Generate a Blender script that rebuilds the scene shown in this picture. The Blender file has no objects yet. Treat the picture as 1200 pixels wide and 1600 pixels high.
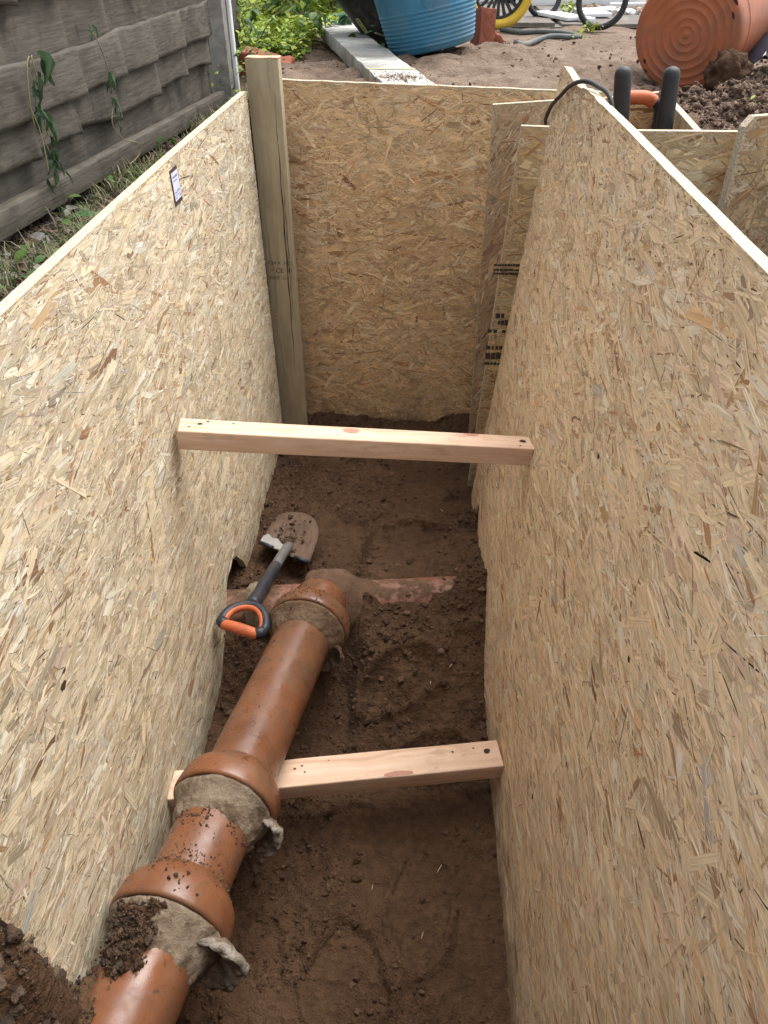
import bpy, bmesh, math, random
import numpy as np
from mathutils import Vector, Matrix, Euler

R = math.radians
SC = bpy.context.scene
COL = SC.collection
rnd = random.Random(7)

# ------------------------------------------------------------------ camera
CAM_H = 1.51
cam_d = bpy.data.cameras.new('camera')
cam = bpy.data.objects.new('camera', cam_d)
COL.objects.link(cam)
cam.location = (0, 0, CAM_H)
cam.rotation_euler = (R(90 - 38.4), 0, R(2.64))
cam_d.sensor_fit = 'VERTICAL'
cam_d.sensor_height = 36.0
cam_d.sensor_width = 27.0
cam_d.lens = 1155.0 / 1600 * 36
cam_d.clip_start = 0.02
cam_d.clip_end = 400
SC.camera = cam

# ------------------------------------------------------------------ sky and sun (overcast)
SUN_EL, SUN_AZ = R(64), R(42)          # azimuth from +Y towards +X
W = bpy.data.worlds.new('World')
SC.world = W
W.use_nodes = True
nt = W.node_tree
bg = nt.nodes['Background']
sky = nt.nodes.new('ShaderNodeTexSky')
sky.sky_type = 'NISHITA'
sky.sun_disc = False
sky.sun_elevation = SUN_EL
sky.sun_rotation = SUN_AZ
sky.dust_density = 3.0
hs = nt.nodes.new('ShaderNodeHueSaturation')
hs.inputs['Saturation'].default_value = 0.22
nt.links.new(sky.outputs[0], hs.inputs['Color'])
nt.links.new(hs.outputs[0], bg.inputs['Color'])
bg.inputs['Strength'].default_value = 0.15
sun_d = bpy.data.lights.new('sun', 'SUN')
sun_d.energy = 1.4
sun_d.angle = R(55)
sun_d.color = (1.0, 0.96, 0.90)
sun = bpy.data.objects.new('sun', sun_d)
COL.objects.link(sun)
sdir = Vector((math.sin(SUN_AZ) * math.cos(SUN_EL), math.cos(SUN_AZ) * math.cos(SUN_EL), math.sin(SUN_EL)))
sun.rotation_euler = (-sdir).to_track_quat('-Z', 'Y').to_euler()
sun.location = (3, 3, 6)

vs = SC.view_settings
vs.view_transform = 'Standard'
vs.look = 'None'
vs.gamma = 1
vs.use_curve_mapping = False
vs.exposure = 1.28
SC.cycles.max_bounces = 8
SC.cycles.diffuse_bounces = 5


# ------------------------------------------------------------------ numpy noise
def _hash(ix, iy, iz, seed):
    h = (ix.astype(np.int64) * 374761393 + iy.astype(np.int64) * 668265263 + iz.astype(np.int64) * 2147483647 + seed * 974711) & 0xffffffff
    h = ((h ^ (h >> 13)) * 1274126177) & 0xffffffff
    h = ((h ^ (h >> 16)) * 2246822519) & 0xffffffff
    return ((h ^ (h >> 15)) & 0xffffff) / float(0xffffff) * 2 - 1


def vn(x, y, z=0.0, seed=0):
    x = np.asarray(x, float); y = np.asarray(y, float); z = np.asarray(z, float) + 0 * x
    ix, iy, iz = np.floor(x), np.floor(y), np.floor(z)
    fx, fy, fz = x - ix, y - iy, z - iz
    s = lambda t: t * t * t * (t * (t * 6 - 15) + 10)
    fx, fy, fz = s(fx), s(fy), s(fz)
    o = 0
    for a in (0, 1):
        for b in (0, 1):
            for c in (0, 1):
                w = (fx if a else 1 - fx) * (fy if b else 1 - fy) * (fz if c else 1 - fz)
                o = o + w * _hash(ix + a, iy + b, iz + c, seed)
    return o


def fbm(x, y, z=0.0, seed=0, oct=4, gain=0.5):
    o, a = 0, 1.0
    x = np.asarray(x, float); y = np.asarray(y, float); z = np.asarray(z, float)
    for k in range(oct):
        o = o + a * vn(x, y, z, seed + k * 17)
        x, y, z, a = x * 2.03 + 3.1, y * 2.03 + 1.7, z * 2.03 + 5.3, a * gain
    return o


def sst(a, b, x):
    t = np.clip((np.asarray(x, float) - a) / (b - a), 0, 1)
    return t * t * (3 - 2 * t)


# ------------------------------------------------------------------ object helpers
def tag(o, label=None, cat=None, group=None, kind=None):
    if label: o['label'] = label
    if cat: o['category'] = cat
    if group: o['group'] = group
    if kind: o['kind'] = kind
    return o


def thing(name, loc, label, cat, group=None):
    o = bpy.data.objects.new(name, None)
    o.empty_display_size = 0.05
    COL.objects.link(o)
    o.location = loc
    return tag(o, label, cat, group)


def link(name, me, mat=None, parent=None, loc=(0, 0, 0)):
    o = bpy.data.objects.new(name, me)
    COL.objects.link(o)
    o.location = loc
    if mat is not None and not me.materials:
        me.materials.append(mat)
    if parent is not None:
        o.parent = parent
    return o


def mesh(name, V, Fc, smooth=False):
    me = bpy.data.meshes.new(name)
    me.from_pydata([tuple(v) for v in V], [], [tuple(f) for f in Fc])
    me.update()
    if smooth:
        me.polygons.foreach_set('use_smooth', [True] * len(me.polygons))
    return me


def build(name, V, Fc, mat, parent=None, smooth=False, origin=None):
    """verts in world coordinates; stored relative to the root's origin"""
    o = Vector(origin) if origin is not None else (parent_origin(parent) if parent else Vector((0, 0, 0)))
    Vn = np.asarray(V, float) - np.array(o)
    me = mesh(name, Vn, Fc, smooth)
    return link(name, me, mat, parent, (0, 0, 0) if parent else o)


def parent_origin(p):
    v = Vector(p.location)
    while p.parent:
        p = p.parent
        v += p.location
    return v


def fast_ngons(name, P, n):
    """P: (count, n, 3) polygons with n corners each"""
    cnt = len(P)
    me = bpy.data.meshes.new(name)
    me.vertices.add(cnt * n)
    me.vertices.foreach_set('co', np.ascontiguousarray(P.reshape(-1), np.float32))
    me.loops.add(cnt * n)
    me.loops.foreach_set('vertex_index', np.arange(cnt * n, dtype=np.int32))
    me.polygons.add(cnt)
    me.polygons.foreach_set('loop_start', np.arange(cnt, dtype=np.int32) * n)
    me.polygons.foreach_set('loop_total', np.full(cnt, n, np.int32))
    me.update(calc_edges=True)
    return me


def tris_mesh(name, V, T, smooth=False):
    me = bpy.data.meshes.new(name)
    V = np.asarray(V, np.float32); T = np.asarray(T, np.int32)
    k = T.shape[1]
    me.vertices.add(len(V)); me.vertices.foreach_set('co', V.reshape(-1))
    me.loops.add(T.size); me.loops.foreach_set('vertex_index', T.reshape(-1))
    me.polygons.add(len(T))
    me.polygons.foreach_set('loop_start', np.arange(len(T), dtype=np.int32) * k)
    me.polygons.foreach_set('loop_total', np.full(len(T), k, np.int32))
    me.update(calc_edges=True)
    if smooth:
        me.polygons.foreach_set('use_smooth', np.ones(len(T), bool))
    return me


def face_colors(me, cols, name='tint'):
    a = me.attributes.new(name, 'FLOAT_COLOR', 'FACE')
    c = np.ones((len(cols), 4), np.float32)
    c[:, :3] = cols
    a.data.foreach_set('color', c.reshape(-1))


def box_local(name, size, mat, bevel=0.003, parent=None, seg=2, cuts=0, wob=0.0, seed=0):
    """box centred on the origin, bevelled"""
    bm = bmesh.new()
    bmesh.ops.create_cube(bm, size=1)
    bmesh.ops.scale(bm, vec=size, verts=bm.verts)
    if bevel:
        bmesh.ops.bevel(bm, geom=bm.edges[:], offset=bevel, segments=seg, affect='EDGES', profile=0.6)
    if cuts:
        for ax in range(3):
            n = int(size[ax] / cuts)
            for k in range(1, n):
                co = Vector((0, 0, 0)); co[ax] = -size[ax] / 2 + size[ax] * k / n
                no = Vector((0, 0, 0)); no[ax] = 1
                bmesh.ops.bisect_plane(bm, geom=bm.verts[:] + bm.edges[:] + bm.faces[:], plane_co=co, plane_no=no)
        if wob:
            p = np.array([v.co for v in bm.verts])
            f = 0.6 / cuts
            d = np.stack([fbm(p[:, 0] * f, p[:, 1] * f, p[:, 2] * f, seed + k * 9, 3) for k in range(3)], 1) * wob
            for v, q in zip(bm.verts, d):
                v.co += Vector(q)
    me = bpy.data.meshes.new(name)
    bm.to_mesh(me); bm.free()
    me.polygons.foreach_set('use_smooth', [True] * len(me.polygons))
    o = link(name, me, mat, parent)
    try:
        me.set_sharp_from_angle(angle=R(40))
    except Exception:
        pass
    return o


def frame_from(xdir, up=(0, 0, 1)):
    x = Vector(xdir).normalized()
    z = Vector(up) - x * x.dot(Vector(up)); z.normalize()
    y = z.cross(x)
    return Matrix((x, y, z)).transposed()


def tube_data(path, rad, n=10, caps=True):
    P = [Vector(p) for p in path]
    V, Fc = [], []
    prev = None
    for i, p in enumerate(P):
        t = (P[min(i + 1, len(P) - 1)] - P[max(i - 1, 0)]).normalized()
        if prev is None:
            a = t.orthogonal().normalized()
        else:
            a = (prev - t * prev.dot(t)).normalized()
        prev = a
        b = t.cross(a)
        r = rad[i] if hasattr(rad, '__len__') else rad
        for k in range(n):
            th = 2 * math.pi * k / n
            V.append(p + a * (math.cos(th) * r) + b * (math.sin(th) * r))
    for i in range(len(P) - 1):
        for k in range(n):
            Fc.append((i * n + k, i * n + (k + 1) % n, (i + 1) * n + (k + 1) % n, (i + 1) * n + k))
    if caps:
        Fc.append(tuple(range(n - 1, -1, -1)))
        Fc.append(tuple(range((len(P) - 1) * n, len(P) * n)))
    return V, Fc


def smooth_path(pts, sub=6):
    P = [Vector(p) for p in pts]
    out = []
    for i in range(len(P) - 1):
        p0, p1, p2, p3 = P[max(i - 1, 0)], P[i], P[i + 1], P[min(i + 2, len(P) - 1)]
        for k in range(sub):
            t = k / sub
            out.append(0.5 * ((2 * p1) + (p2 - p0) * t + (2 * p0 - 5 * p1 + 4 * p2 - p3) * t * t + (3 * p1 - p0 - 3 * p2 + p3) * t ** 3))
    out.append(P[-1])
    return out


def join_data(parts):
    V, Fc = [], []
    for v, f in parts:
        o = len(V)
        V += list(v)
        Fc += [tuple(i + o for i in q) for q in f]
    return V, Fc


def lathe_data(origin, axis, prof, n=48, rfun=None, up=(0, 0, 1), cap0=False, cap1=False):
    """prof = [(s, r)] along the axis; rfun(s, theta, r) -> r"""
    ax = Vector(axis).normalized()
    a = (Vector(up) - ax * ax.dot(Vector(up))).normalized()
    b = ax.cross(a)
    o = Vector(origin)
    V, Fc = [], []
    for s, r in prof:
        for k in range(n):
            th = 2 * math.pi * k / n
            rr = rfun(s, th, r) if rfun else r
            V.append(o + ax * s + a * (math.cos(th) * rr) + b * (math.sin(th) * rr))
    m = len(prof)
    for i in range(m - 1):
        for k in range(n):
            Fc.append((i * n + k, i * n + (k + 1) % n, (i + 1) * n + (k + 1) % n, (i + 1) * n + k))
    if cap0: Fc.append(tuple(range(n - 1, -1, -1)))
    if cap1: Fc.append(tuple(range((m - 1) * n, m * n)))
    return V, Fc


# ------------------------------------------------------------------ materials
class NT:
    def __init__(s, name, rough=0.8, spec=0.3):
        s.m = bpy.data.materials.new(name)
        s.m.use_nodes = True
        s.t = s.m.node_tree
        s.b = s.t.nodes['Principled BSDF']
        s.b.inputs['Roughness'].default_value = rough
        s.b.inputs['Specular IOR Level'].default_value = spec

    def n(s, typ, **kw):
        nd = s.t.nodes.new(typ)
        for k, v in kw.items():
            if k.startswith('i_'):
                key = k[2:].replace('_', ' ')
                nd.inputs[int(key) if key.isdigit() else key].default_value = v
            else:
                setattr(nd, k, v)
        return nd

    def l(s, a, b):
        s.t.links.new(a, b)

    def coord(s, scale=(1, 1, 1), kind='Object'):
        tc = s.n('ShaderNodeTexCoord')
        mp = s.n('ShaderNodeMapping')
        mp.inputs['Scale'].default_value = scale
        s.l(tc.outputs[kind], mp.inputs[0])
        return mp.outputs[0]

    def noise(s, vec, scale, detail=4, rough=0.55, dist=0.0):
        nd = s.n('ShaderNodeTexNoise')
        nd.inputs['Scale'].default_value = scale
        nd.inputs['Detail'].default_value = detail
        nd.inputs['Roughness'].default_value = rough
        nd.inputs['Distortion'].default_value = dist
        if vec is not None: s.l(vec, nd.inputs['Vector'])
        return nd.outputs['Fac']

    def ramp(s, fac, stops, interp='LINEAR'):
        nd = s.n('ShaderNodeValToRGB')
        cr = nd.color_ramp
        cr.interpolation = interp
        while len(cr.elements) > 1: cr.elements.remove(cr.elements[-1])
        for i, (p, c) in enumerate(stops):
            e = cr.elements[0] if i == 0 else cr.elements.new(p)
            e.position = p
            e.color = (c, c, c, 1) if not hasattr(c, '__len__') else (*c, 1)
        s.l(fac, nd.inputs[0])
        return nd.outputs[0]

    def mix(s, fac, a, b, mode='MIX'):
        nd = s.n('ShaderNodeMix', data_type='RGBA', blend_type=mode)
        for sock, v in ((nd.inputs[0], fac), (nd.inputs[6], a), (nd.inputs[7], b)):
            if isinstance(v, (int, float)): sock.default_value = v
            elif isinstance(v, (tuple, list)): sock.default_value = (*v, 1)
            else: s.l(v, sock)
        return nd.outputs[2]

    def bump(s, h, strength=0.5, dist=0.005, normal=None):
        nd = s.n('ShaderNodeBump')
        nd.inputs['Strength'].default_value = strength
        nd.inputs['Distance'].default_value = dist
        s.l(h, nd.inputs['Height'])
        if normal is not None: s.l(normal, nd.inputs['Normal'])
        s.l(nd.outputs[0], s.b.inputs['Normal'])
        return nd.outputs[0]

    def col(s, c):
        if isinstance(c, (tuple, list)): s.b.inputs['Base Color'].default_value = (*c, 1)
        else: s.l(c, s.b.inputs['Base Color'])

    def rough(s, r):
        s.l(r, s.b.inputs['Roughness'])


def m_strand():
    t = NT('wood_strand', 0.62, 0.35)
    at = t.n('ShaderNodeAttribute', attribute_name='tint')
    uv = t.coord((5, 320, 1), 'UV')
    g = t.noise(uv, 1.0, 4, 0.6)
    gr = t.ramp(g, [(0.25, 0.62), (0.5, 0.95), (0.75, 1.2)])
    uv2 = t.coord((14, 60, 1), 'UV')
    g2 = t.ramp(t.noise(uv2, 1.0, 2), [(0.3, 0.86), (0.7, 1.1)])
    c = t.mix(1.0, at.outputs['Color'], gr, 'MULTIPLY')
    c = t.mix(1.0, c, g2, 'MULTIPLY')
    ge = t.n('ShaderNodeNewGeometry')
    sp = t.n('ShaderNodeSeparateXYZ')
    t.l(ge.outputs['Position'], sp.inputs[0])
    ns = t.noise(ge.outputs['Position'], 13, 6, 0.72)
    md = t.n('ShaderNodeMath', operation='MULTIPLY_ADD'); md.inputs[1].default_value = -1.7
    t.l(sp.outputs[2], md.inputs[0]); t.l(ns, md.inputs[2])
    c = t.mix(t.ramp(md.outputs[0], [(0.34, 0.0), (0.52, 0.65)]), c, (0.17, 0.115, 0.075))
    ns2 = t.noise(ge.outputs['Position'], 4.0, 6, 0.75)
    c = t.mix(t.ramp(ns2, [(0.60, 0.0), (0.74, 0.28)]), c, (0.30, 0.21, 0.13))
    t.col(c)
    t.bump(g, 0.6, 0.0012)
    return t.m


def m_board(tone):
    t = NT('pressed_board', 0.75, 0.2)
    v = t.coord((1, 1, 1))
    n1 = t.noise(v, 160, 3)
    n2 = t.noise(v, 25, 3)
    c = t.ramp(n1, [(0.3, (0.22 * tone, 0.14 * tone, 0.075 * tone)), (0.5, (0.52 * tone, 0.40 * tone, 0.26 * tone)), (0.72, (0.68 * tone, 0.56 * tone, 0.40 * tone))])
    c = t.mix(0.35, c, t.ramp(n2, [(0.3, (0.34, 0.22, 0.11)), (0.7, (0.62, 0.48, 0.30))]))
    t.col(c)
    t.bump(n1, 0.8, 0.004)
    return t.m


def m_edge():
    t = NT('sawn_board_edge', 0.8, 0.2)
    v = t.coord((1, 1, 1))
    n1 = t.noise(v, 220, 3, 0.65)
    c = t.ramp(n1, [(0.28, (0.30, 0.17, 0.08)), (0.42, (0.52, 0.44, 0.32)), (0.7, (0.66, 0.60, 0.49))])
    t.col(c)
    t.bump(n1, 0.9, 0.004)
    return t.m


def m_wood(name, cols, scale=1.0, knots=True, rough=0.6, bump=0.3):
    """sawn timber, grain along local X"""
    t = NT(name, rough, 0.3)
    v = t.coord((1.2 * scale, 30 * scale, 30 * scale))
    warp = t.noise(t.coord((2, 9, 9)), 1.6, 2)
    add = t.n('ShaderNodeVectorMath', operation='MULTIPLY_ADD')
    add.inputs[1].default_value = (0.0, 3.2, 3.2)
    sep = t.n('ShaderNodeCombineXYZ')
    t.l(warp, sep.inputs[1]); t.l(warp, sep.inputs[2])
    t.l(sep.outputs[0], add.inputs[0]); t.l(v, add.inputs[2])
    g = t.noise(add.outputs[0], 1.3, 3, 0.5)
    fine = t.noise(t.coord((6, 300, 300)), 1.0, 2)
    c = t.ramp(g, [(0.3, cols[0]), (0.5, cols[1]), (0.68, cols[2])])
    c = t.mix(0.22, c, t.ramp(fine, [(0.3, cols[0]), (0.7, cols[2])]))
    if len(cols) > 3:
        s = t.noise(t.coord((3, 8, 8)), 2.0, 3)
        c = t.mix(t.ramp(s, [(0.52, 0.0), (0.72, 0.7)]), c, cols[3])
    if name == 'planed_pine':
        d_ = t.noise(t.coord((5, 12, 12)), 1.6, 7, 0.75)
        c = t.mix(t.ramp(d_, [(0.56, 0.0), (0.70, 0.45)]), c, (0.22, 0.13, 0.075))
    t.col(c)
    t.bump(fine, bump, 0.002)
    return t.m


def m_soil(name='soil', dry=0.0):
    t = NT(name, 0.92, 0.25)
    v = t.coord((1, 1, 1))
    n1 = t.noise(v, 7, 5, 0.6)
    n2 = t.noise(v, 55, 5, 0.65)
    n3 = t.noise(v, 260, 3, 0.6)
    a = (0.050, 0.026, 0.0135); b = (0.106, 0.057, 0.030); d = (0.160, 0.093, 0.053)
    if dry:
        a = (0.10, 0.062, 0.042); b = (0.20, 0.130, 0.090); d = (0.30, 0.215, 0.160)
    c = t.ramp(n1, [(0.32, a), (0.5, b), (0.7, d)])
    c = t.mix(0.55, c, t.ramp(n2, [(0.3, a), (0.55, b), (0.75, d)]))
    c = t.mix(t.ramp(n3, [(0.70, 0.0), (0.78, 0.45)]), c, (0.24, 0.17, 0.12))
    wet = t.ramp(t.noise(v, 3.6, 5, 0.62), [(0.46, 0.0), (0.60, 0.5)])
    c = t.mix(wet, c, t.mix(1.0, c, (0.55, 0.52, 0.50), 'MULTIPLY'))
    t.col(c)
    vo = t.n('ShaderNodeTexVoronoi', feature='SMOOTH_F1')
    vo.inputs['Scale'].default_value = 60
    t.l(v, vo.inputs['Vector'])
    ma = t.n('ShaderNodeMath', operation='MULTIPLY_ADD')
    ma.inputs[1].default_value = -0.55
    t.l(vo.outputs['Distance'], ma.inputs[0]); t.l(n2, ma.inputs[2])
    mb = t.n('ShaderNodeMath', operation='MULTIPLY_ADD')
    mb.inputs[1].default_value = 0.28
    t.l(n3, mb.inputs[0]); t.l(ma.outputs[0], mb.inputs[2])
    t.bump(mb.outputs[0], 1.0, 0.018)
    t.rough(t.ramp(n1, [(0.3, 0.72), (0.6, 0.95)]))
    return t.m


def m_ground():
    """garden soil: trodden near the trench, greyer rubble further away"""
    t = NT('garden_soil', 0.93, 0.2)
    v = t.coord((1, 1, 1))
    n1 = t.noise(v, 2.6, 6, 0.6)
    n2 = t.noise(v, 22, 5, 0.65)
    n3 = t.noise(v, 140, 3, 0.6)
    c = t.ramp(n1, [(0.3, (0.10, 0.066, 0.046)), (0.5, (0.190, 0.133, 0.096)), (0.68, (0.285, 0.212, 0.160))])
    c = t.mix(0.5, c, t.ramp(n2, [(0.3, (0.085, 0.055, 0.038)), (0.52, (0.190, 0.136, 0.100)), (0.72, (0.30, 0.23, 0.178))]))
    c = t.mix(t.ramp(n3, [(0.68, 0.0), (0.76, 0.6)]), c, (0.36, 0.30, 0.25))
    t.col(c)
    ma = t.n('ShaderNodeMath', operation='MULTIPLY_ADD')
    ma.inputs[1].default_value = 0.35
    t.l(n3, ma.inputs[0]); t.l(n2, ma.inputs[2])
    t.bump(ma.outputs[0], 0.9, 0.022)
    return t.m


def m_clay():
    t = NT('salt_glazed_clay', 0.3, 0.5)
    v = t.coord((1, 1, 1))
    n1 = t.noise(v, 9, 4)
    n2 = t.noise(v, 420, 2)
    n3 = t.noise(v, 60, 5, 0.7)
    c = t.ramp(n1, [(0.3, (0.118, 0.045, 0.021)), (0.5, (0.175, 0.065, 0.028)), (0.72, (0.230, 0.090, 0.040))])
    dust = t.ramp(t.noise(v, 16, 6, 0.7), [(0.50, 0.0), (0.66, 0.55)])
    c = t.mix(dust, c, (0.165, 0.095, 0.056))
    haze_ = t.ramp(t.noise(v, 5, 5, 0.65), [(0.42, 0.0), (0.70, 0.5)])
    c = t.mix(haze_, c, (0.150, 0.080, 0.047))
    mudf = t.ramp(t.noise(v, 11, 7, 0.72), [(0.50, 0.0), (0.58, 0.5), (0.68, 0.85)])
    c = t.mix(mudf, c, (0.115, 0.066, 0.040))
    c = t.mix(t.ramp(n3, [(0.60, 0.0), (0.66, 0.9)]), c, (0.07, 0.038, 0.022))
    c = t.mix(t.ramp(n2, [(0.66, 0.0), (0.72, 0.35)]), c, (0.10, 0.04, 0.02))
    t.col(c)
    t.rough(t.ramp(t.noise(v, 26, 5, 0.65), [(0.35, 0.17), (0.66, 0.50)]))
    mx = t.n('ShaderNodeMath', operation='MULTIPLY_ADD'); mx.inputs[1].default_value = 0.25
    t.l(n2, mx.inputs[0]); t.l(n1, mx.inputs[2])
    t.bump(mx.outputs[0], 0.25, 0.003)
    return t.m


def m_muddy():
    t = NT('muddy_clay', 0.6, 0.35)
    v = t.coord((1, 1, 1))
    n1 = t.noise(v, 20, 6, 0.68)
    n2 = t.noise(v, 90, 4, 0.6)
    c = t.ramp(n2, [(0.3, (0.17, 0.072, 0.042)), (0.7, (0.24, 0.112, 0.075))])
    mud = t.ramp(n2, [(0.3, (0.065, 0.036, 0.021)), (0.7, (0.125, 0.072, 0.043))])
    f = t.ramp(n1, [(0.46, 0.0), (0.56, 1.0)])
    t.col(t.mix(f, c, mud))
    t.rough(t.ramp(n1, [(0.46, 0.45), (0.56, 0.9)]))
    t.bump(n1, 0.7, 0.006)
    return t.m


def m_mortar(name='mortar', a=(0.165, 0.122, 0.084), b=(0.300, 0.238, 0.172), soil=0.75):
    t = NT(name, 0.85, 0.25)
    v = t.coord((1, 1, 1))
    n1 = t.noise(v, 30, 5, 0.6)
    n2 = t.noise(v, 14, 6, 0.7)
    n3 = t.noise(v, 150, 3)
    c = t.ramp(n1, [(0.3, a), (0.7, b)])
    c = t.mix(t.ramp(n2, [(0.50, 0.0), (0.60, soil)]), c, (0.085, 0.048, 0.028))
    c = t.mix(t.ramp(n3, [(0.66, 0.0), (0.74, 0.6)]), c, (0.10, 0.07, 0.05))
    t.col(c)
    cr = t.n('ShaderNodeTexVoronoi', feature='DISTANCE_TO_EDGE')
    cr.inputs['Scale'].default_value = 26
    t.l(t.mix(0.12, v, t.n('ShaderNodeTexNoise', i_Scale=18.0).outputs['Color']), cr.inputs['Vector'])
    crk_ = t.ramp(cr.outputs['Distance'], [(0.0, 0.55), (0.03, 0.0)])
    c = t.mix(crk_, c, (0.06, 0.04, 0.028))
    t.col(c)
    t.bump(t.noise(v, 70, 6, 0.7), 0.9, 0.008)
    return t.m


def m_plain(name, c, rough=0.5, var=0.15, scale=20, bump=0.1, spec=0.4, dirt=None, dirt_amt=0.5, dscale=9):
    t = NT(name, rough, spec)
    v = t.coord((1, 1, 1))
    n = t.noise(v, scale, 5, 0.6)
    lo = tuple(x * (1 - var) for x in c); hi = tuple(min(1, x * (1 + var)) for x in c)
    cc = t.ramp(n, [(0.3, lo), (0.7, hi)])
    if dirt:
        d = t.noise(v, dscale, 6, 0.68)
        cc = t.mix(t.ramp(d, [(0.48, 0.0), (0.68, dirt_amt)]), cc, dirt)
    t.col(cc)
    if bump: t.bump(n, bump, 0.004)
    return t.m


def m_attr(name, rough=0.6, trans=0.0, nsc=60, bmp=False):
    t = NT(name, rough, 0.3)
    at = t.n('ShaderNodeAttribute', attribute_name='tint')
    n = t.noise(t.coord((1, 1, 1)), nsc, 4, 0.65)
    if bmp: t.bump(n, 0.9, 0.006)
    c = t.mix(1.0, at.outputs['Color'], t.ramp(n, [(0.3, 0.8), (0.7, 1.15)]), 'MULTIPLY')
    t.col(c)
    if trans:
        tr = t.n('ShaderNodeBsdfTranslucent')
        t.l(c, tr.inputs['Color'])
        ms = t.n('ShaderNodeMixShader')
        ms.inputs[0].default_value = trans
        t.l(t.b.outputs[0], ms.inputs[1]); t.l(tr.outputs[0], ms.inputs[2])
        out = t.t.nodes['Material Output']
        t.l(ms.outputs[0], out.inputs['Surface'])
    return t.m


def m_weathered():
    t = NT('weathered_timber', 0.85, 0.2)
    v = t.coord((16, 1.4, 16))
    warp = t.noise(t.coord((4, 1.4, 4)), 2.2, 3)
    sep = t.n('ShaderNodeCombineXYZ')
    t.l(warp, sep.inputs[0]); t.l(warp, sep.inputs[2])
    add = t.n('ShaderNodeVectorMath', operation='MULTIPLY_ADD')
    add.inputs[1].default_value = (5.0, 0, 5.0)
    t.l(sep.outputs[0], add.inputs[0]); t.l(v, add.inputs[2])
    g = t.noise(add.outputs[0], 1.5, 4, 0.6)
    fine = t.noise(t.coord((160, 7, 160)), 1.0, 3)
    c = t.ramp(g, [(0.28, (0.050, 0.043, 0.034)), (0.5, (0.100, 0.087, 0.070)), (0.7, (0.140, 0.124, 0.101))])
    c = t.mix(0.4, c, t.ramp(fine, [(0.3, (0.047, 0.040, 0.032)), (0.7, (0.148, 0.131, 0.107))]))
    st = t.noise(t.coord((7, 5, 3)), 1.5, 5, 0.7)
    c = t.mix(t.ramp(st, [(0.53, 0.0), (0.72, 0.75)]), c, (0.034, 0.027, 0.021))
    cr = t.noise(t.coord((1, 42, 5)), 1.0, 4, 0.6, 0.4)
    c = t.mix(t.ramp(cr, [(0.665, 0.0), (0.70, 0.6)]), c, (0.02, 0.016, 0.012))
    t.col(c)
    t.bump(fine, 0.6, 0.003)
    return t.m


M = {}
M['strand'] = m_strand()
M['board'] = m_board(1.0)
M['board_grey'] = m_board(0.72)
M['edge'] = m_edge()
M['strut'] = m_wood('planed_pine', [(0.50, 0.31, 0.20), (0.64, 0.44, 0.31), (0.72, 0.54, 0.41)], 1.0)
M['post'] = m_wood('treated_pine', [(0.29, 0.235, 0.15), (0.40, 0.335, 0.22), (0.46, 0.395, 0.27), (0.33, 0.27, 0.175)], 0.8, rough=0.75)
M['post_end'] = m_plain('sawn_end_grain', (0.55, 0.40, 0.26), 0.8, 0.2, 90)
M['soil'] = m_soil('damp_soil')
M['dry_soil'] = m_soil('loose_topsoil', 1.0)
M['ground'] = m_ground()
M['clay'] = m_clay()
M['muddy'] = m_muddy()
M['mortar'] = m_mortar()
M['muddy_dark'] = m_mortar('mud_coated_socket', (0.085, 0.048, 0.029), (0.17, 0.10, 0.062), 0.7)
M['mortar_dirty'] = m_mortar('soiled_mortar', (0.13, 0.082, 0.052), (0.24, 0.165, 0.105), 0.8)
M['mortar_white'] = m_mortar('pale_mortar', (0.24, 0.20, 0.16), (0.44, 0.395, 0.335), 0.6)
M['fence'] = m_weathered()
M['concrete'] = m_plain('weathered_concrete', (0.25, 0.24, 0.22), 0.85, 0.3, 30, 0.4, dirt=(0.14, 0.10, 0.07), dirt_amt=0.5, dscale=7)
M['plank'] = m_plain('grey_plank', (0.42, 0.42, 0.39), 0.8, 0.3, 22, 0.5, dirt=(0.17, 0.14, 0.11), dirt_amt=0.8, dscale=6)
M['brick'] = m_plain('red_brick', (0.27, 0.085, 0.05), 0.9, 0.35, 40, 0.6, dirt=(0.12, 0.06, 0.045), dirt_amt=0.6, dscale=18)
M['blue'] = m_plain('blue_rubber', (0.045, 0.20, 0.33), 0.5, 0.12, 14, 0.1, dirt=(0.14, 0.20, 0.22), dirt_amt=0.55, dscale=5)
M['terracotta'] = m_plain('orange_rubber', (0.40, 0.130, 0.060), 0.5, 0.16, 8, 0.05, dirt=(0.20, 0.10, 0.065), dirt_amt=0.85, dscale=5)
M['dark_smear'] = m_plain('dark_smear', (0.045, 0.025, 0.018), 0.8)
M['black_tub'] = m_plain('black_rubber_tub', (0.016, 0.017, 0.017), 0.5, 0.3, 40, 0.2, dirt=(0.10, 0.09, 0.075), dirt_amt=0.8, dscale=30)
M['rubber'] = m_plain('black_rubber', (0.022, 0.023, 0.026), 0.55, 0.2, 40, 0.1, dirt=(0.08, 0.06, 0.045), dirt_amt=0.25)
M['grip_dark'] = m_plain('dark_plastic', (0.022, 0.026, 0.036), 0.45, 0.2, 30, 0.05, dirt=(0.11, 0.07, 0.045), dirt_amt=0.6, dscale=18)
M['grip_orange'] = m_plain('orange_plastic', (0.56, 0.135, 0.05), 0.5, 0.1, 30, 0.03, dirt=(0.20, 0.085, 0.045), dirt_amt=0.8, dscale=26)
M['steel'] = m_plain('grey_steel', (0.13, 0.125, 0.125), 0.55, 0.2, 60, 0.1, dirt=(0.12, 0.075, 0.045), dirt_amt=0.6, dscale=25)
M['blade_mud'] = m_plain('mud_caked_steel', (0.125, 0.078, 0.052), 0.75, 0.15, 35, 0.25, dirt=(0.075, 0.045, 0.03), dirt_amt=0.6, dscale=12)
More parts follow.
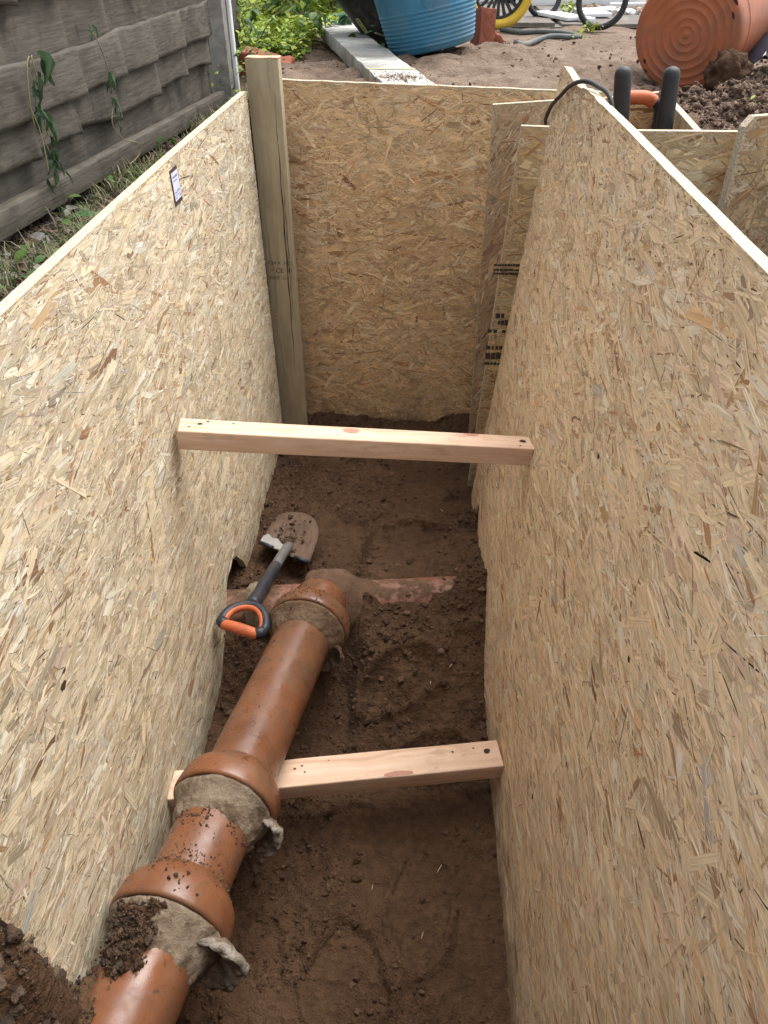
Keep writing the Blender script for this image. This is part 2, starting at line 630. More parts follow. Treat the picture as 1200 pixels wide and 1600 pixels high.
M['blade_bare'] = m_plain('scuffed_steel', (0.30, 0.29, 0.275), 0.5, 0.15, 60, 0.1)
M['yellow'] = m_plain('yellow_tyre', (0.62, 0.42, 0.035), 0.6, 0.12, 14, 0.1, dirt=(0.30, 0.2, 0.06), dirt_amt=0.5, dscale=14)
M['white'] = m_plain('white_board', (0.74, 0.75, 0.76), 0.6, 0.06, 14, 0.1, dirt=(0.45, 0.43, 0.40), dirt_amt=0.5, dscale=7)
M['slab'] = m_plain('paving_slab', (0.155, 0.14, 0.125), 0.9, 0.4, 24, 0.6, dirt=(0.12, 0.085, 0.06), dirt_amt=0.9, dscale=3.5)
M['sheet'] = m_plain('plastic_sheet', (0.035, 0.045, 0.065), 0.28, 0.3, 12, 0.1, spec=0.6)
M['ink'] = m_plain('black_ink', (0.06, 0.048, 0.036), 0.8, 0.3, 60)
M['ink_faint'] = m_plain('faded_ink', (0.10, 0.08, 0.055), 0.85, 0.3, 90)
M['paper'] = m_plain('sticker_paper', (0.66, 0.68, 0.84), 0.5, 0.05, 40, 0)
M['sticker_brown'] = m_plain('sticker_border', (0.055, 0.04, 0.035), 0.5, 0.2, 40, 0)
M['print'] = m_plain('grey_print', (0.24, 0.25, 0.36), 0.6, 0.1, 40, 0)
M['tag_yellow'] = m_plain('yellow_tag', (0.48, 0.47, 0.22), 0.6, 0.1, 40, 0)
M['tag_print'] = m_plain('olive_print', (0.12, 0.13, 0.03), 0.7, 0.1, 40, 0)
M['leaf'] = m_attr('leaf', 0.5, 0.3)
M['grass'] = m_attr('grass_blade', 0.7, 0.2)
M['crumb'] = m_attr('soil_crumb', 0.95, 0, 220, True)
M['stem'] = m_plain('plant_stem', (0.22, 0.19, 0.10), 0.7, 0.2, 60)
M['hole'] = m_plain('nail_hole', (0.05, 0.03, 0.02), 0.9, 0.2, 90)
M['knot'] = m_plain('pine_knot', (0.40, 0.19, 0.13), 0.6, 0.2, 160)
M['screw'] = m_plain('screw_head', (0.35, 0.30, 0.22), 0.4, 0.1, 60)

# ------------------------------------------------------------------ trench floor
RUN_A = Vector((-0.60, 1.335, 0.085))          # cross drain axis
RUN_B = Vector((0.22, 1.425, 0.092))


def brP(y):                                      # axis of the sloping branch drain
    return Vector((-0.2948 + (y - 0.9) * 0.1626, y, 0.2176 - 0.1438 * (y - 0.9)))


def floor_z(x, y):
    x = np.asarray(x, float); y = np.asarray(y, float)
    z = 0.0 * x
    # trodden, slightly dished middle
    z = z - 0.012 * sst(0.25, 0.0, np.abs(x + 0.10))
    z = z + 0.016 * sst(0.12, 0.30, x) * (0.6 + 0.5 * fbm(x * 4, y * 5, seed=3))
    # heap around the cross drain
    ry = 1.40 + 0.11 * (x + 0.15)
    d = (y - ry)
    heap = np.exp(-(d / 0.17) ** 2)
    heap2 = np.exp(-(np.minimum(0, d + .02) / 0.27) ** 2 - (np.maximum(0, d) / .16) ** 2)
    z = z + 0.030 * heap2 * sst(-0.30, 0.05, x)
    z = z + heap * (0.066 + 0.030 * fbm(x * 6, y * 6, seed=21, oct=3)) * sst(-0.62, -0.4, x) 
    berm = np.where(d < 0, .146 - .36 * np.maximum(0, -d - .050), .128 - .25 * np.maximum(0, d - .04)) + .008 * fbm(x * 13, y * 13, seed=33, oct=3)
    gate = sst(-0.17, -0.10, x)
    z = z * (1 - gate) + np.maximum(z, berm) * gate
    z = z + 0.030 * sst(0.10, 0.17, x) * np.exp(-(d / 0.12) ** 2)
    z = z + 0.030 * np.exp(-((x - 0.02) / 0.15) ** 2 - ((y - 1.22) / 0.10) ** 2)
    z = z + 0.035 * np.exp(-((x + 0.36) / 0.12) ** 2 - ((y - 1.67) / 0.16) ** 2)
    z = z - 0.045 * np.exp(-((x + 0.14) / 0.07) ** 2 - ((y - 1.16) / 0.10) ** 2)
    # loose soil along the feet of the boards
    z = z + 0.05 * sst(-0.36, -0.52, x) * sst(1.0, 1.3, y)
    z = z + 0.045 * sst(2.22, 2.44, y) * (0.7 + 0.6 * fbm(x * 5, y * 5, seed=9))
    # earth left standing at the near left corner
    bank = 0.58 * sst(0.405, 0.355, y + 0.03 * fbm(x * 9, y * 9, seed=5)) * sst(-0.37, -0.455, x + 0.03 * fbm(x * 8, y * 8, seed=6))
    bank = np.maximum(bank, 0.34 * sst(0.35, 0.29, y + 0.02 * fbm(x * 9, y * 9, seed=8)) * sst(-0.25, -0.36, x))
    end = 1.03 * sst(0.16, 0.02, y + 0.03 * fbm(x * 6, y * 6, seed=7))
    # shapes trodden into the clay
    for (px, py, rx, ry_, a, dep) in ((-0.14, 1.90, 0.085, 0.055, 0.3, 0.014), (0.03, 2.02, 0.09, 0.055, -0.2, 0.012), (-0.19, 2.10, 0.08, 0.05, 0.1, 0.012),
                                      (0.02, 1.73, 0.10, 0.06, 0.0, 0.012), (-0.02, 1.15, 0.10, 0.06, 0.5, 0.014), (0.08, 0.98, 0.08, 0.05, 0.2, 0.010),
                                      (-0.09, 0.50, 0.07, 0.12, 0.2, 0.014), (0.04, 0.66, 0.06, 0.11, -0.1, 0.012), (-0.1, 0.80, 0.08, 0.06, 0, 0.010)):
        ca, sa = math.cos(a), math.sin(a)
        u = ((x - px) * ca + (y - py) * sa) / rx
        v = (-(x - px) * sa + (y - py) * ca) / ry_
        q = np.sqrt(u * u + v * v) + 0.12 * fbm(x * 14, y * 14, seed=12)
        z = z - 1.5 * dep * sst(1.05, 0.8, q) + 1.5 * dep * 0.6 * np.exp(-((q - 1.12) / 0.12) ** 2)
    rough = 0.35 + 0.65 * sst(-0.1, 0.35, fbm(x * 5 + 4, y * 5, seed=31, oct=3))
    z = z + 0.013 * fbm(x * 6, y * 6, seed=1, oct=2) + 0.009 * np.abs(fbm(x * 11 + 3, y * 11, seed=15, oct=3))  + rough * (0.0065 * fbm(x * 24, y * 24, seed=2, oct=4))
    lump = np.maximum(0, fbm(x * 45, y * 45, seed=40, oct=2) - 0.15)
    z = z + rough * 0.010 * lump + 0.004 * np.maximum(0, fbm(x * 70, y * 70, seed=44, oct=2) - 0.1) * rough
    crack = 1 - np.abs(fbm(x * 8, y * 8, seed=50, oct=4)) / 0.030
    z = z - 0.009 * np.clip(crack, 0, 1) * sst(-.3, .3, fbm(x * 3, y * 3, seed=51, oct=2))
    big = np.maximum(bank, end)
    k = sst(0.0, 0.1, big)
    z = np.maximum(z, big + k * (0.03 * fbm(x * 12, y * 12, z * 10, seed=60, oct=4) + 0.012 * fbm(x * 50, y * 50, seed=61, oct=3)))
    return z


def grid_mesh(name, xs, ys, zf, mat, keep=None, smooth=True):
    X, Y = np.meshgrid(xs, ys)
    Zv = zf(X, Y)
    V = np.stack([X, Y, Zv], -1).reshape(-1, 3)
    nx, ny = len(xs), len(ys)
    i = np.arange(nx * ny).reshape(ny, nx)
    Q = np.stack([i[:-1, :-1], i[:-1, 1:], i[1:, 1:], i[1:, :-1]], -1)
    if keep is not None:
        cx = (X[:-1, :-1] + X[1:, 1:]) / 2; cy = (Y[:-1, :-1] + Y[1:, 1:]) / 2
        Q = Q[keep(cx, cy)]
    Q = Q.reshape(-1, 4)
    me = tris_mesh(name, V, Q, smooth)
    me.materials.append(mat)
    return me


fl = link('trench_floor', grid_mesh('trench_floor', np.arange(-0.62, 0.44, 0.006), np.arange(-0.02, 2.56, 0.006), floor_z, M['soil']))
tag(fl, kind='structure')
pf = link('pit_floor', grid_mesh('pit_floor', np.arange(0.445, 1.4, 0.03), np.arange(0.3, 2.56, 0.03), lambda x, y: 0.02 + 0.03 * fbm(x * 6, y * 6, seed=4), M['soil']))
tag(pf, kind='structure')


# ------------------------------------------------------------------ garden ground with the dug holes left open
def ground_z(x, y):
    x = np.asarray(x, float); y = np.asarray(y, float)
    z = 1.045 + 0 * x
    near = sst(5.0, 3.2, y)
    z = z + 0.035 * np.exp(-((x - 0.05) / 0.7) ** 2 - ((y - 2.9) / 0.6) ** 2)
    z = z + 0.055 * np.exp(-((x - 0.35) / 0.45) ** 2 - ((y - 3.6) / 0.5) ** 2) 
    z = z + 0.085 * np.exp(-((x - 0.98) / 0.28) ** 2 - ((y - 2.38) / 0.22) ** 2)
    z = z + 0.03 * np.exp(-((x + 0.55) / 0.2) ** 2 - ((y - 3.1) / 0.35) ** 2)
    z = z - (0.022 + 0.034 * np.clip(y - 1.4, -0.6, 1.8)) * sst(-0.53, -0.68, x) * sst(3.6, 3.1, y)
    n1 = fbm(x * 3, y * 3, seed=71, oct=3)
    n2 = fbm(x * 13, y * 13, seed=72, oct=4)
    z = z + 0.012 * n1 + 0.017 * n2 * (0.4 + 0.6 * near)
    heap = np.exp(-((x - 0.98) / 0.42) ** 2 - ((y - 2.42) / 0.36) ** 2)
    z = z + heap * (0.050 * np.maximum(0, fbm(x * 15, y * 15, seed=74, oct=3)) + 0.02 * np.maximum(0, fbm(x * 42, y * 42, seed=75, oct=2)))
    return z


def hole(x, y):
    a = (x > -0.535) & (x < 0.40) & (y > -0.02) & (y < 2.47)
    b = (x > 0.36) & (x < 1.30) & (y > 0.35) & (y < 2.05)
    c = (x > 0.36) & (x < 0.70) & (y > 2.0) & (y < 2.46)
    return a | b | c


def spaced(lo, hi, step, far):
    core = list(np.arange(lo, hi + 1e-6, step))
    out, s, v = [], step, core[-1]
    while v < far:
        s *= 1.22; v += s; out.append(v)
    neg, s, v = [], step, core[0]
    while v > -far:
        s *= 1.22; v -= s; neg.append(v)
    return np.array(neg[::-1] + core + out)


GX = spaced(-1.02, 1.6, 0.02, 70)
GY = spaced(-0.10, 3.5, 0.02, 70)
gm = grid_mesh('garden_ground', GX, GY, ground_z, M['ground'], keep=lambda x, y: ~hole(x, y))
g = tag(link('garden_ground', gm), kind='structure')


def earth_wall(name, p0, p1, z0=-0.06, z1=1.07, seed=0):
    p0, p1 = Vector(p0), Vector(p1)
    L = (p1 - p0).length
    n = Vector((-(p1 - p0).y, (p1 - p0).x)).normalized()
    nu, nv = max(2, int(L / 0.03)), 38
    u, v = np.meshgrid(np.linspace(0, 1, nu), np.linspace(0, 1, nv))
    x = p0.x + (p1.x - p0.x) * u; y = p0.y + (p1.y - p0.y) * u; z = z0 + (z1 - z0) * v
    d = 0.022 * fbm((x + y) * 8, z * 8, seed=seed, oct=4)
    V = np.stack([x + n.x * d, y + n.y * d, z], -1).reshape(-1, 3)
    i = np.arange(nu * nv).reshape(nv, nu)
    Q = np.stack([i[:-1, :-1], i[:-1, 1:], i[1:, 1:], i[1:, :-1]], -1).reshape(-1, 4)
    me = tris_mesh(name, V, Q, True)
    me.materials.append(M['soil'])
    return tag(link(name, me), kind='structure')


for k, (a, b) in enumerate((((-0.56, -0.05), (-0.56, 2.50)), ((-0.56, 2.50), (0.42, 2.50)), ((0.42, 0.0), (0.42, 2.02)), ((-0.56, -0.04), (0.42, -0.04)),
                            ((0.42, 2.5), (0.73, 2.5)), ((0.73, 2.5), (0.73, 2.07)), ((0.73, 2.075), (1.33, 2.075)), ((1.33, 2.07), (1.33, 0.33)), ((1.33, 0.33), (0.42, 0.33)))):
    earth_wall('earth_wall', a, b, seed=80 + k)

# paving slabs of the far yard, each slab a piece of the paving
pave = tag(link('paving_bed', grid_mesh('paving_bed', np.arange(0.1, 3.4, 0.15), np.arange(5.15, 8.6, 0.15),
                                        lambda x, y: ground_z(x, y) * 0 + 1.052 + 0.004 * fbm(x * 9, y * 9, seed=3), M['slab'])), kind='structure')
rs = random.Random(5)
slab0 = None
for i in range(5):
    for j in range(5):
        cx, cy = 0.45 + i * 0.62 + rs.uniform(-.02, .02), 5.45 + j * 0.62 + rs.uniform(-.02, .02)
        if slab0 is None:
            s = slab0 = box_local('slab', (0.59, 0.59, 0.045), M['slab'], 0.008, pave, 2, 0.15, 0.004)
        else:
            s = slab0.copy(); COL.objects.link(s); s.parent = pave
        s.location = (cx, cy, 1.047 + rs.uniform(-.004, .006))
        s.rotation_euler = (rs.uniform(-.012, .012), rs.uniform(-.012, .012), rs.uniform(-.03, .03))


# ------------------------------------------------------------------ oriented strand boards
PAL = np.array([(.60, .49, .33), (.57, .455, .30), (.545, .43, .275), (.52, .40, .25), (.58, .47, .33), (.54, .405, .275),      # everyday strands
                (.70, .63, .48), (.42, .275, .15), (.30, .165, .085), (.47, .345, .255), (.48, .44, .37)])
PRB = np.array([.19, .19, .17, .12, .12, .06, .125, .05, .022, .03, .018])


def inside(poly, u, v):
    c = np.zeros(u.shape, bool)
    n = len(poly)
    for i in range(n):
        (x0, y0), (x1, y1) = poly[i], poly[(i + 1) % n]
        if y0 == y1: continue
        k = ((y0 > v) != (y1 > v)) & (u < (x1 - x0) * (v - y0) / (y1 - y0) + x0)
        c ^= k
    return c


def strands(poly, n, seed, theta, spread, to_world, tone=(1, 1, 1), big=1.0, wmax=0.0012, whole=False):
    g = np.random.default_rng(seed)
    P = np.array(poly)
    lo, hi = P.min(0), P.max(0)
    area_f = 1.6
    N = int(n * area_f)
    cu = g.uniform(lo[0], hi[0], N); cv = g.uniform(lo[1], hi[1], N)
    kind = g.random(N)
    L = np.exp(g.normal(math.log(0.047), 0.55, N)) * big
    Wd = np.exp(g.normal(math.log(0.0033), 0.6, N)) * big
    wide = kind < 0.085
    L[wide] = g.uniform(0.045, 0.135, wide.sum()) * big; Wd[wide] = g.uniform(0.009, 0.025, wide.sum()) * big
    chip = kind > 0.93
    slit = (kind > 0.80) & (kind <= 0.855)
    glint = (kind > 0.855) & (kind <= 0.93)
    L[slit] = g.uniform(0.003, 0.016, slit.sum()); Wd[slit] = g.uniform(0.0005, 0.0015, slit.sum())
    L[glint] = g.uniform(0.005, 0.028, glint.sum()); Wd[glint] = g.uniform(0.0006, 0.0017, glint.sum())
    L[chip] = g.uniform(0.006, 0.022, chip.sum()) * big; Wd[chip] = g.uniform(0.0012, 0.004, chip.sum()) * big
    L = np.clip(L, 0.003, 0.17); Wd = np.clip(Wd, 0.0005, 0.03)
    th = theta + g.normal(0, spread, N)
    rr = g.random(N) < 0.15
    th[rr] = g.uniform(0, math.pi, rr.sum())
    hl, hw = L / 2, Wd / 2
    j = lambda s: g.uniform(-s, s, N)
    mx = hl * j(.4)
    pts = [(-hl * (1 + j(.16)), -hw * (.75 + j(.25))), (-hl * (1 + j(.22)), j(.4) * hw), (-hl * (.96 + j(.16)), hw * (.75 + j(.25))), (mx, hw * (1 + j(.15))),
           (hl * (.96 + j(.16)), hw * (.7 + j(.3))), (hl * (1 + j(.22)), j(.4) * hw), (hl * (.96 + j(.16)), -hw * (.7 + j(.3))), (mx, -hw * (1 + j(.15)))]
    A = np.stack([np.stack(p, -1) for p in pts], 1)              # N,8,2 along/across
    A[..., 1] += (np.clip(g.normal(0, 1.3, N), -2.2, 2.2)[:, None]) * A[..., 0] ** 2 * np.where(wide, .3, 1.0)[:, None]   # strands are seldom straight
    ct, st = np.cos(th)[:, None], np.sin(th)[:, None]
    U = cu[:, None] + A[..., 0] * ct - A[..., 1] * st
    Vv = cv[:, None] + A[..., 0] * st + A[..., 1] * ct
    ok = inside(poly, cu, cv)
    for k in (0, 2, 4, 6):
        ok &= inside(poly, U[:, k], Vv[:, k])
    idx = np.nonzero(ok)[0][:n]
    m = len(idx)
    w0 = g.uniform(0.1, 1.0, N) * wmax
    w0[wide] = g.uniform(0.05, 0.8, wide.sum()) * wmax
    w0[slit | glint] = wmax * g.uniform(.9, 1.25, (slit | glint).sum())
    tl = g.normal(0, 0.009, N); tw = g.normal(0, 0.03, N)
    Wz = w0[:, None] + A[..., 0] * tl[:, None] + A[..., 1] * tw[:, None]
    Wz = Wz + np.maximum(0, g.uniform(.00004, .0005, N) - Wz.min(1))[:, None]
    Wz = Wz * np.minimum(1, g.uniform(.0013, .0019, N) / Wz.max(1))[:, None]
    P3 = to_world(U[idx].reshape(-1), Vv[idx].reshape(-1), Wz[idx].reshape(-1)).reshape(m, 8, 3)
    pat = np.array([(0, 7, 1), (7, 3, 1), (3, 2, 1), (7, 6, 5), (7, 5, 3), (3, 5, 4)])
    T = (pat[None] + (np.arange(m) * 8)[:, None, None]).reshape(-1, 3)
    me = tris_mesh('wood_strands', P3.reshape(-1, 3), T)
    pi = g.choice(len(PAL), N, p=PRB / PRB.sum())
    dk = (chip & (g.random(N) < 0.25)) | ((Wd < 0.0035) & (g.random(N) < 0.035))
    pi[dk] = g.choice([7, 8, 8], dk.sum())
    c = PAL[pi] * np.exp(g.normal(0, 1, (N, 1)) * np.where(wide, .24, .14)[:, None]) * np.array(tone)
    c[slit] = np.array((.13, .075, .04)) * np.exp(g.normal(0, .3, (slit.sum(), 1)))
    c[glint] = np.array((.80, .74, .63)) * np.array(tone) ** .5  # specular glints between strands, painted as near-white slivers
    c = c * (1 + .07 * fbm(cu * 4, cv * 4, 0, seed, 3))[:, None]
    face_colors(me, np.repeat(c[idx] * np.minimum(1, .84 / c[idx].max(1))[:, None], 6, 0))
    uv = me.uv_layers.new(name='UVMap')
    A2 = A[idx].copy()
    A2[..., 0] += g.uniform(0, 90, (m, 1)); A2[..., 1] += g.uniform(0, 9, (m, 1))
    uv.data.foreach_set('uv', A2.reshape(-1, 2)[T.reshape(-1)].reshape(-1).astype(np.float32))
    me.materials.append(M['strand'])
    return me


def osb(name, poly, frame, thick, n, seed, theta, spread, label, group, tone=(1, 1, 1), bow=None, big=1.0, grey=False, cat='board', back=False, wmax=0.0012):
    """poly in (u, v); frame = (origin, u dir, v dir, normal towards the viewer)"""
    O, ud, vd, nd = [np.array(a, float) for a in frame]
    def to_world(u, v, w):
        off = w + (bow(u, v) if bow is not None else 0)
        return O + np.outer(u, ud) + np.outer(v, vd) + np.outer(off, nd)
    # body
    bm = bmesh.new()
    vs_ = [bm.verts.new((a, b, 0)) for a, b in poly]
    f = bm.faces.new(vs_)
    ext = bmesh.ops.extrude_face_region(bm, geom=[f])
    for e in ext['geom']:
        if isinstance(e, bmesh.types.BMVert): e.co.z = -thick
    bmesh.ops.recalc_face_normals(bm, faces=bm.faces)
    P = np.array(poly); lo, hi = P.min(0), P.max(0)
    step = 0.05
    for ax in (0, 1):
        for k in range(1, int((hi[ax] - lo[ax]) / step)):
            co = Vector((0, 0, 0)); co[ax] = lo[ax] + k * step
            no = Vector((0, 0, 0)); no[ax] = 1
            bmesh.ops.bisect_plane(bm, geom=bm.verts[:] + bm.edges[:] + bm.faces[:], plane_co=co, plane_no=no)
    nrm = []
    for fc in bm.faces:
        fc.material_index = 1 if abs(fc.normal.z) < 0.5 else 0
    C = np.array([v.co for v in bm.verts])
    Wd = to_world(C[:, 0], C[:, 1], C[:, 2])
    org = to_world(np.array([(lo[0] + hi[0]) / 2]), np.array([lo[1]]), np.array([0.0]))[0]
    for v, q in zip(bm.verts, Wd):
        v.co = Vector(q - org)
    if np.dot(np.cross(ud, vd), nd) < 0:
        bmesh.ops.reverse_faces(bm, faces=bm.faces)
    me = bpy.data.meshes.new('panel')
    bm.to_mesh(me); bm.free()
    me.materials.append(M['board_grey'] if grey else M['board']); me.materials.append(M['edge'])
    root = thing(name, org, label, cat, group)
    link('panel', me, None, root)
    sm = strands(poly, n, seed, theta, spread, lambda u, v, w: to_world(u, v, w) - org, tone, big, wmax)
    s = link('wood_strands', sm, None, root)
    s['kind'] = 'stuff'
    return root, to_world, org


def jag(pts, step=0.02, amp=0.003, seed=0):
    """roughens a polyline"""
    r_ = random.Random(seed)
    out = []
    for (a, b) in zip(pts[:-1], pts[1:]):
        L = math.hypot(b[0] - a[0], b[1] - a[1])
        n = max(1, int(L / step))
        for k in range(n):
            t = k / n
            e = 0 if k == 0 else amp
            out.append((a[0] + (b[0] - a[0]) * t + r_.uniform(-e, e), a[1] + (b[1] - a[1]) * t + r_.uniform(-e, e)))
    out.append(pts[-1])
    return out


G_OSB = 'strand boards shoring the trench'
# left side: u = y, v = z
left_bottom = [(2.285, 0.02), (2.1, 0.035), (1.80, 0.03), (1.70, 0.033), (1.60, 0.045), (1.552, 0.06), (1.530, 0.105), (1.48, 0.170), (1.415, 0.200), (1.377, 0.19), (1.325, 0.13),
               (1.283, 0.052), (1.237, 0.006), (1.066, 0.015), (0.971, -0.01), (0.7, -0.02), (0.46, -0.02), (0.372, 0.10), (0.362, 0.28), (0.372, 0.52), (0.35, 0.80), (0.34, 1.155)]
polyL = jag(left_bottom, 0.03, 0.003, 1) + [(1.0, 1.1555), (2.0, 1.1545), (2.285, 1.155)]
Lboard, LW, Lorg = osb('strand_board', polyL, ((-0.485, 0, 0), (0, 1, 0), (0, 0, 1), (1, 0, 0)), 0.018, 72000, 11, 0.0, 0.27,
             'long pale strand board with a small white sticker, along the fence side of the trench', G_OSB, (1.18, 1.24, 1.30),
             bow=lambda u, v: 0.022 * (1 - np.clip(v / 1.155, 0, 1)) * (1 - 0.6 * sst(1.6, 2.25, u)) + 0.004 * np.sin(u * 3))
# right side leans outwards: v runs up the slope
tanl = 0.118 / 1.26
vd = np.array([tanl, 0, 1.0]); vlen = np.linalg.norm(vd); vd /= vlen
nd = np.array([-vd[2], 0, vd[0]])
V126 = 1.26 * vlen
topR = jag([(1.985, V126 - 0.002), (1.93, V126 - .002), (1.86, V126 - .006), (1.80, V126 - .009), (1.74, V126 - .008), (1.68, V126 - 0.002), (1.5, V126)], 0.02, 0.0016, 5) + jag([(1.5, V126), (0.4, V126), (0.06, V126)], 0.05, 0.0006, 6)[1:]
botR = [(0.06, 0.0), (0.9, -0.005), (1.2, -0.02), (1.57, -0.012), (1.635, 0.02), (1.70, 0.075), (1.80, 0.125), (1.835, 0.06), (1.86, -0.02), (2.0, -0.012)]
polyR = jag(botR, 0.03, 0.003, 2) + jag([(2.0, -0.012), (1.99, 0.5), (2.003, 1.1), (2.004, V126 - 0.012)], 0.03, 0.003, 3)[1:] + topR[:-1] + [(0.06, V126)]
Rboard, RW, Rorg = osb('strand_board', polyR, ((0.203, 0, 0), (0, 1, 0), tuple(vd), tuple(nd)), 0.018, 72000, 12, 0.0, 0.32,
             'long strand board leaning outwards on the open side of the trench, dark rod hooked over', G_OSB, (1.43, 1.35, 1.30), big=1.05,
             bow=lambda u, v: 0.022 * np.exp(-((u - 1.32) / 0.42) ** 2) * np.clip(1 - v / 0.9, 0, 1))
# back board faces the camera
polyB = jag([(-0.49, -0.03), (0.45, -0.03)], 0.03, 0.004, 8) + [(0.53, 1.137)] + jag([(0.53, 1.137), (-0.49, 1.165)], 0.03, 0.0008, 9)[1:]
Bboard, BW, Borg = osb('strand_board', polyB, ((0, 2.43, 0), (1, 0, 0), (0, 0, 1), (0, -1, 0)), 0.018, 34000, 13, 0.0, 0.55,
             'brown strand board closing the far end of the trench behind the upright timber', G_OSB, (1.14, 0.98, 0.82), big=0.85)
# greyish leaning offcut in front of the back board
polyG = [(0.197, 0.30), (0.40, 0.30), (0.40, 1.152), (0.186, 1.140)]
osb('strand_board', [(0.196, -0.03), (0.42, -0.03), (0.42, 1.158), (0.186, 1.142)], ((0, 2.20, 0), (1, 0, 0), (0, 0, 1), (0, -1, 0)), 0.015, 3600, 14, 0.9, 0.3,
    'greyish strand board offcut standing behind the stamped one in the far corner', G_OSB, (0.78, 0.68, 0.62), big=1.3, grey=True)
# stamped strip just past the open-side board
polyS = [(0.190, -0.06), (0.40, -0.06), (0.40, 1.115), (0.249, 1.119)]
Sboard, SW, Sorg = osb('strand_board', polyS, ((0, 2.06, 0), (1, 0, 0), (0, 0, 1), (0, -1, 0)), 0.015, 2600, 15, 0.0, 0.3,
    'narrow tan strand board with black stamped print beside the far end of the leaning one', G_OSB, (1.08, 0.93, 0.73), big=1.5)
# second pit beyond the open-side board
osb('strand_board', [(0.415, 0.02), (0.785, 0.02), (0.785, 1.120), (0.415, 1.120)], ((0, 2.01, 0), (1, 0, 0), (0, 0, 1), (0, -1, 0)), 0.018, 2200, 16, 0.2, 0.7,
    'strand board with big flakes right in front of the two black digger grips', G_OSB, (1.04, 0.96, 0.80), big=1.8)
osb('strand_board', [(0.40, 0.02), (0.70, 0.02), (0.705, 1.147), (0.40, 1.115)], ((0, 2.40, 0), (1, 0.0, 0), (0, 0, 1), (0, -1, 0)), 0.018, 2200, 17, 0.2, 0.7,
    'tan strand board behind the two black digger grips', G_OSB, (1.0, 0.80, 0.62), big=1.6)
osb('strand_board', [(2.03, 0.02), (2.395, 0.02), (2.395, 1.145), (2.03, 1.118)], ((0.690, 0, 0), (0, 1, 0), (-0.02, 0, 1), (-1, 0, 0)), 0.018, 1800, 18, 0.2, 0.7,
    'short strand board at the right of the two black digger grips, loose earth heaped behind', G_OSB, (1.1, 1.0, 0.85), big=1.4)
ya = R(33)
osb('strand_board', jag([(0, 0.02), (0.75, 0.02)], 0.05, 0.003, 6) + [(0.75, 1.165), (0.03, 1.162), (0.008, 1.14)], ((0.752, 1.955, 0), (math.cos(ya), math.sin(ya) * 0.6, 0), (0, 0, 1), (math.sin(ya), -math.cos(ya), 0)), 0.018, 7000, 19, 0.15, 0.6,
    'dark strand board at the right edge of the picture beneath the plastic sheet', G_OSB, (0.78, 0.66, 0.52), big=1.0)

# sticker on the left board
def quad_on(name, W_, org, u0, u1, v0, v1, w, mat, parent):
    P = W_(np.array([u0, u1, u1, u0]), np.array([v0, v0, v1, v1]), np.array([w] * 4)) - org
    P2 = W_(np.array([u0, u1, u1, u0]), np.array([v0, v0, v1, v1]), np.array([w - 0.0006] * 4)) - org
    return link(name, mesh(name, list(P) + list(P2), [(0, 1, 2, 3), (0, 4, 5, 1), (1, 5, 6, 2), (2, 6, 7, 3), (3, 7, 4, 0)]), mat, parent)
st = quad_on('sticker', LW, Lorg, 1.512, 1.562, 1.072, 1.138, 0.0030, M['sticker_brown'], Lboard)
quad_on('sticker_paper', LW, Lorg, 1.5155, 1.5585, 1.080, 1.131, 0.0036, M['paper'], st)
pv, pf_ = [], []
for (u0, u1, v0, v1) in ((1.522, 1.552, 1.121, 1.125), (1.522, 1.545, 1.115, 1.117), (1.521, 1.531, 1.0935, 1.0965), (1.536, 1.553, 1.0945, 1.0975), (1.521, 1.553, 1.0890, 1.0900), (1.547, 1.553, 1.0835, 1.0875), (1.522, 1.527, 1.0835, 1.0870)):
    P = LW(np.array([u0, u1, u1, u0]), np.array([v0, v0, v1, v1]), np.array([0.0041] * 4)) - Lorg
    o = len(pv); pv += list(P); pf_.append((o, o + 1, o + 2, o + 3))
link('printed_lines', mesh('printed_lines', pv, pf_), M['print'], st)

# knot holes and torn spots in the two long boards
def spot(W_, org, root, u, v, a, b, mat, seed):
    r_ = random.Random(seed)
    t = [2 * math.pi * k / 14 for k in range(14)]
    m_ = [r_.uniform(.65, 1.15) for _ in t]
    P = W_(np.array([u + a * q * math.cos(x) for x, q in zip(t, m_)]), np.array([v + b * q * math.sin(x) for x, q in zip(t, m_)]), np.full(14, .0016)) - org
    link('knot_hole', mesh('knot_hole', list(P), [tuple(range(14))]), mat, root)
for k, (u, v, a, b) in enumerate(((.628, .690, .009, .007), (.642, .705, .007, .003), (.87, .41, .006, .003), (1.18, .62, .005, .003), (.95, .75, .004, .003))):
    spot(LW, Lorg, Lboard, u, v, a, b, M['hole'], k)
for k, (u, v, a, b) in enumerate(((.655, .51, .008, .005), (.72, .31, .006, .005), (.62, .80, .006, .004), (.95, .88, .005, .004), (1.25, .95, .005, .003))):
    spot(RW, Rorg, Rboard, u, v, a, b, M['hole'], 30 + k)

# black print on the stamped strip
pv, pf_ = [], []
ri = random.Random(3)
for (z0, z1, fr) in ((0.765, 0.772, 1.0), (0.752, 0.758, 1.0), (0.741, 0.747, 1.0), (0.612, 0.626, 0.75), (0.592, 0.606, 0.8), (0.566, 0.576, 0.6), (0.512, 0.524, 0.8), (0.482, 0.502, 0.95), (0.462, 0.470, 0.95)):
    x = 0.212
    while x < 0.285:
        wd_ = ri.uniform(0.006, 0.016)
        if ri.random() < fr:
            P = SW(np.array([x, x + wd_, x + wd_, x]), np.array([z0, z0, z1, z1 + ri.uniform(-.002, .002)]), np.array([0.0022] * 4)) - Sorg
            o = len(pv); pv += list(P); pf_.append((o, o + 1, o + 2, o + 3))
        x += wd_ + (0.0008 if fr == 1.0 else ri.uniform(0.001, 0.005))
link('stamped_print', mesh('stamped_print', pv, pf_), M['ink'], Sboard)['kind'] = 'stuff'


